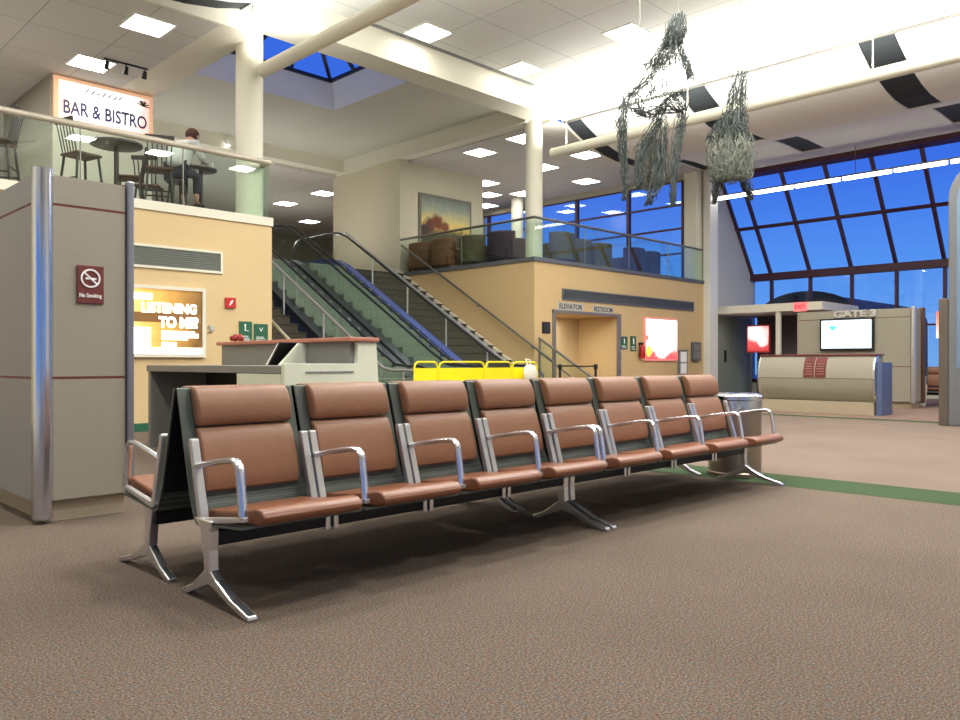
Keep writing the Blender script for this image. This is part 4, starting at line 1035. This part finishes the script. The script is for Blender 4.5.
text('lettering', 'GATE 3', .20, mat('gate_letter_grey', (206,202,194), .4, .2), t, (18.572, 6.62, 2.085), '-x', .02, width=.92, bold=.009)

t = thing('gate_counter', 'curved beige gate counter with maroon notices in front of the television', 'counter', (15.9, 6.25, 0))
bul = [(15.74,.24),(15.62,.36),(15.56,.52),(15.54,.68),(15.55,.85),(15.60,1.0),(15.68,1.12)]
MB().prism([(15.74,.24),(15.62,.36),(15.56,.52),(15.54,.675),(16.1,.675),(16.1,.24)], 'y', 5.23, 7.42).build('front_panel', M_kiosk, t, smooth=30)
MB().prism([(15.54,.685),(15.55,.85),(15.60,1.0),(15.68,1.12),(16.1,1.12),(16.1,.685)], 'y', 5.23, 7.42).build('front_panel', M_kiosk, t, smooth=30)
MB().box(15.555, 16.08, 5.24, 7.41, .674, .686).build('seam_strip', M_seam, t)
for y in (5.19, 7.42): MB().prism(bul+[(15.80,1.12),(15.66,.68),(15.84,.24)], 'y', y, y+.04).build('edge_strip', M_chrome, t)
MB().box(15.64, 16.1, 5.19, 7.46, 1.121, 1.152).build('counter_top', M_seam, t, bevel=.008)
MB().box(15.60, 16.1, 5.22, 7.42, 0, .238).build('kick_plate', M_kick, t)
MB().box(15.62, 16.2, 5.09, 5.185, 0, .99).build('side_panel', M_bluereflect, t)
for (y0, y1, lb) in ((6.08,6.285,'right maroon notice on the front of the gate counter'),(6.31,6.51,'left maroon notice on the front of the gate counter')):
    n_ = thing('notice_sign', lb, 'sign', (15.52, (y0+y1)/2, .72), 'maroon notices on the gate counter')
    MB().prism([(15.535,.70),(15.545,.85),(15.595,1.0),(15.66,1.09),(15.65,1.095),(15.583,1.005),(15.533,.855),(15.523,.70)], 'y', y0, y1).build('sign_board', M_maroon, n_)
    l_ = MB()
    for k in range(5):
        z = .76+k*.05; x = 15.522+max(0,(z-.85))*.33; l_.box(x, x+.004, y0+.03, y1-.03-.02*(k % 2), z, z+.015)
    l_.build('text_lines', mat('dusty_pink_lettering', (170,120,112), .6), n_)

# gate entrance: fascia, posts, doors
t = MB().box(21.3, 23.9, 8.42, 11.62, 2.40, 2.62)
struct(t.build('trim_13', M_cream), 'pale fascia over the gate doors')
struct(MB().box(21.35, 21.45, 9.6, 9.72, 0, 2.4).build('trim_14', M_cream), 'pale post under the fascia')
struct(MB().box(23.3, 23.4, 9.75, 11.2, 0, 2.4).build('wall_gate', mat('gate_dark_wall', (86,74,76), .7)), 'dark wall inside the gate entrance')
dd = thing('door_2', 'dark gate doors', 'door', (23.0, 9.0, 0)); dd['kind'] = 'structure'; del dd['category']
MB().box(23.0, 23.06, 8.5, 9.7, 0, 2.35).build('door_leaf', mat('dark_door', (34,36,44), .3), dd)
MB().box(22.95, 22.99, 8.75, 8.95, 1.2, 1.5).build('door_notice', M_podgrey, dd)
dd = thing('door_1', 'green grey service door in the end wall', 'door', (22.3, 11.46, 0)); dd['kind'] = 'structure'; del dd['category']
MB().box(21.7, 23.85, 11.64, 11.695, 0, 2.36).build('door_leaf', M_door, dd)
MB().box(22.05, 22.13, 11.60, 11.638, 1.0, 1.35).build('door_handle', M_black, dd)
t = thing('exit_sign', 'small glowing red exit sign on the gate fascia', 'sign', (21.28, 9.0, 2.38))
MB().box(21.25, 21.295, 8.83, 9.17, 2.37, 2.62).build('sign_board', mat('exit_pink', (244,130,130), .5, emit=(244,110,112), es=.7), t)
text('lettering', 'EXIT', .15, emis('exit_red', (226,40,50), 1.2), t, (21.247, 9.0, 2.49), '-x', .002, width=.27, bold=.004)
t = thing('lit_poster_sign', 'small glowing red and white poster by the gate entrance', 'advert', (22.4, 10.75, 1.2))
MB().box(22.45, 22.5, 10.4, 11.12, 1.28, 2.10).build('sign_frame', mat('red_poster_frame', (206,60,56), .5), t)
MB().box(22.44, 22.449, 10.44, 11.08, 1.32, 2.06).build('print', ramp_emis('gate_poster_print', 2, [(0, (190,60,62)), (.3, (226,90,96)), (.6, (250,226,220)), (1, (224,60,76))], 1.0, 0, .92, [((0,.1,.6), .26, (255,250,246)), ((0,-.15,.3), .16, (255,240,236))]), t)
for y in (10.5, 11.0): MB().bar((22.475, y, 0), (22.475, y, 1.28), .02, 8).build('leg', M_greyrail, t)
# slim lit poster at the right side of the gate doors
t = thing('slim_lit_sign', 'slim glowing red and orange poster edge left of the gate back wall', 'advert', (20.4, 8.55, 0))
MB().box(21.5, 21.55, 8.44, 8.60, 1.15, 2.3).build('print', ramp_emis('slim_print', 2, [(0, (200,60,50)), (.5, (250,190,170)), (1, (230,70,60))], 1.0, 0, 1.1), t)
MB().box(21.56, 21.62, 8.43, 8.61, 0, 2.35).build('sign_frame', M_greyrail, t)

# totem at the right edge
t = thing('totem', 'tall grey rounded totem cut by the right edge', 'totem', (14.1, 2.9, 0))
rd = []
yl, yr, zt = 3.56, 2.2, 4.15
rd = [(yl, 0), (yl, 3.55)] + [(yl-.6+.6*math.cos(a), 3.55+.6*math.sin(a)) for a in [PI/2*k/8 for k in range(1, 9)]] + [(yr, zt), (yr, 0)]
MB().prism(rd, 'x', 13.92, 14.3).build('housing', mat('totem_grey', (104,106,106), .5, .2), t, bevel=.02)
MB().prism([(3.44,.9),(3.44,3.5)] + [(2.94+.5*math.cos(a), 3.5+.5*math.sin(a)) for a in [PI/2*k/6 for k in range(1, 7)]] + [(2.3,4.0),(2.3,.9)], 'x', 13.905, 13.919).build('face_panel', mat('totem_blue_panel', (104,126,150), .35, .1), t)
MB().box(13.93, 14.28, 3.562, 3.70, .0, 2.0).build('side_post', mat('umber_post', (84,74,62), .5), t, bevel=.015)
MB().box(13.96, 14.25, 3.702, 3.74, 1.38, 1.80).build('side_display', ramp_emis('totem_side_print', 2, [(0, (240,210,200)), (.5, (230,120,90)), (1, (180,70,60))], .8, 0, .6), t)
# pale bag by the far bench
t = thing('shopping_bag', 'small cream and pink bag on the floor by the far bench', 'bag', (19.7, 5.62, 0))
MB().prism([(5.5,0),(5.75,0),(5.78,.5),(5.72,.56),(5.56,.55),(5.47,.48)], 'x', 19.62, 19.78).build('bag_body', M_bag, t, bevel=.02)
MB().box(19.605, 19.619, 5.49, 5.60, .22, .5).build('bag_print', mat('pink_print', (214,130,120), .6), t)

# ------------------------------------------------------------------ hanging animals of twigs
def strand(mb, a, b_, r0, jit, n=5, sag=0):
    a = Vector(a); b_ = Vector(b_); pts = []
    for i in range(n):
        f = i/(n-1); q = a.lerp(b_, f); q += Vector((random.gauss(0, jit), random.gauss(0, jit), random.gauss(0, jit*.6)))*(.4+math.sin(PI*f)); pts.append(q)
    mb.tube(pts, [r0]*(n-1)+[r0*.4], 3)
def bundle(mb, chain, n, r0=.0055, seglen=.5, jit=.018):
    """chain: list of (point, radius); many short twigs follow it"""
    L = [0]
    for (p, _), (q, _) in zip(chain[:-1], chain[1:]): L.append(L[-1]+(Vector(q)-Vector(p)).length)
    def at(s):
        s = max(0, min(L[-1], s))
        for i in range(len(L)-1):
            if s <= L[i+1]: f = (s-L[i])/max(1e-6, L[i+1]-L[i]); return Vector(chain[i][0]).lerp(Vector(chain[i+1][0]), f), chain[i][1]*(1-f)+chain[i+1][1]*f
        return Vector(chain[-1][0]), chain[-1][1]
    for _ in range(n):
        s = random.uniform(-.05, L[-1]); e = s+random.uniform(.5, 1.1)*seglen
        p, r1 = at(s); q, r2 = at(e)
        an = random.uniform(0, 2*PI); rr = math.sqrt(random.random())
        off = lambda r_, a_: Vector((math.cos(a_)*r_*rr*.7, -math.cos(a_)*r_*rr*.7, 0)) + Vector((math.sin(a_)*.7, math.sin(a_)*.7, 0))*r_*rr
        strand(mb, p+off(r1, an), q+off(r2, an+random.uniform(-.5,.5)), random.uniform(.6, 1.2)*r0, jit)
DD = 11.0
def S(px, py, dd=0.0):
    d = DD+dd; l = (px-480)/790*d; return ((d+l)/1.41421356, (d-l)/1.41421356, 1+(362-py)*d/790)
root = S(676, 110); t = thing('hanging_animal_sculpture', 'larger hanging animal figure woven from dark twigs, left of the two', 'sculpture', root, 'twig animals hung from the ceiling')
h = MB()
bundle(h, [(S(679,14),.10),(S(676,30),.16),(S(672,45),.15)], 210, .0058, .55)
bundle(h, [(S(672,38),.13),(S(668,52),.20),(S(664,66),.30)], 120, .0058, .5)
h.build('head', M_twig, t)
h = MB()
bundle(h, [(S(668,50),.10),(S(655,68),.08),(S(645,82),.06),(S(628,92),.07),(S(623,110),.08)], 75, .0058, .55)
bundle(h, [(S(682,46),.05),(S(689,65),.05),(S(690,80),.06)], 50)
bundle(h, [(S(660,60),.10),(S(662,80),.20),(S(665,100),.34)], 55, .006)
bundle(h, [(S(628,108),.05),(S(640,116),.06),(S(652,120),.06),(S(664,100),.06),(S(684,92),.06)], 60, .006)
bundle(h, [(S(636,84),.06),(S(638,102),.08),(S(642,116),.05)], 30, .006)
bundle(h, [(S(664,96),.14),(S(676,104),.18),(S(684,112),.08)], 32, .005)
bundle(h, [(S(648,118),.05),(S(668,104),.08),(S(680,112),.05)], 24, .005)
h.build('body', M_twig, t)
for ch, n_ in (([(S(624,100),.07),(S(620,125),.08),(S(622,150),.06),(S(626,175),.05),(S(624,200),.03)], 110),
           ([(S(665,105),.08),(S(655,130),.08),(S(640,146),.07),(S(637,170),.06),(S(640,190),.04)], 120),
           ([(S(683,100),.07),(S(681,125),.08),(S(677,150),.06),(S(674,172),.05),(S(673,206),.03)], 110),
           ([(S(662,115),.10),(S(661,140),.10),(S(660,170),.10),(S(648,205),.04)], 120)):
    h = MB(); bundle(h, ch, n_, .0058, .55); h.build('leg', M_twig, t)
h = MB(); bundle(h, [(S(648,138,.3),.12),(S(652,160,.3),.26),(S(656,176,.3),.24),(S(652,190,.3),.12)], 260, .005, .38); h.build('shaggy_coat', M_twig2, t)
MB().bar(S(679,14), (*S(679,14)[:2], 6.99), .004, 6).build('suspension_wire', M_greyrail, t)
MB().bar(S(640,90), (*S(640,90)[:2], 6.99), .004, 6).build('suspension_wire', M_greyrail, t)
DD = 11.6
root = S(730, 130); t = thing('hanging_animal_sculpture', 'smaller hanging animal figure of dense shaggy twigs, right of the two', 'sculpture', root, 'twig animals hung from the ceiling')
h = MB()
bundle(h, [(S(739,69),.06),(S(734,95),.07),(S(728,122),.12)], 60, .006, .5)
bundle(h, [(S(743,70),.05),(S(742,95),.06),(S(740,122),.12)], 60, .006, .5)
h.build('neck', M_twig, t)
h = MB(); bundle(h, [(S(734,112),.16),(S(730,125),.28),(S(728,140),.32)], 260, .0058, .45); h.build('body', M_twig, t)
h = MB(); bundle(h, [(S(730,136,-.2),.32),(S(730,152,-.2),.36),(S(730,180,-.2),.30)], 520, .005, .38); h.build('shaggy_coat', M_twig2, t)
for ch in ([(S(720,165),.10),(S(717,185),.07),(S(714,204),.03)], [(S(742,165),.12),(S(746,185),.07),(S(751,200),.03)]):
    h = MB(); bundle(h, ch, 70, .0058, .35); h.build('leg', M_twig, t)
MB().bar(S(741,70), (*S(741,70)[:2], 6.99), .004, 6).build('suspension_wire', M_greyrail, t)

# ------------------------------------------------------------------ outside
t = thing('jet_bridge', 'dark rounded jet bridge outside the gate window', 'jet bridge', (29, 10.6, 0))
MB().prism([(9.4,0),(12.6,0),(12.6,2.4)]+[(11.0+1.6*math.cos(a), 2.5+.80*math.sin(a)) for a in [PI*k/16 for k in range(17)]]+[(9.4,2.4)], 'x', 26.5, 34).build('tunnel', mat('jet_bridge_dark', (44,48,60), .6), t, smooth=40)
MB().prism([(11.0+1.66*math.cos(a), 2.5+.87*math.sin(a)) for a in [PI*k/16 for k in range(17)]], 'x', 26.3, 26.49).build('end_collar', M_black, t)
struct(MB().box(24.3, 90, -60, 60, -.6, -.5).build('ground', mat('snowy_apron', (150,170,205), .9)), 'apron outside')

# ------------------------------------------------------------------ sky at dusk
wd = bpy.data.worlds.new('dusk'); SC.world = wd; wd.use_nodes = True
nt = wd.node_tree; bg_ = nt.nodes['Background']
tc = nt.nodes.new('ShaderNodeTexCoord'); sp = nt.nodes.new('ShaderNodeSeparateXYZ'); nt.links.new(tc.outputs['Generated'], sp.inputs[0])
rm = nt.nodes.new('ShaderNodeValToRGB'); el = rm.color_ramp.elements
el[0].position = 0.0; el[0].color = (*lin((120,175,238)), 1)
el[1].position = .6; el[1].color = (*lin((53,94,211)), 1)
e = el.new(.08); e.color = (*lin((92,156,240)), 1)
e = el.new(.22); e.color = (*lin((60,112,227)), 1)
nt.links.new(sp.outputs[2], rm.inputs[0]); nt.links.new(rm.outputs[0], bg_.inputs['Color']); bg_.inputs['Strength'].default_value = 1.05

SC.view_settings.view_transform = 'Standard'; SC.view_settings.look = 'None'; SC.view_settings.exposure = 0.0
SC.cycles.use_denoising = True
SC.cycles.max_bounces = 8; SC.cycles.transparent_max_bounces = 24; SC.cycles.sample_clamp_indirect = 6
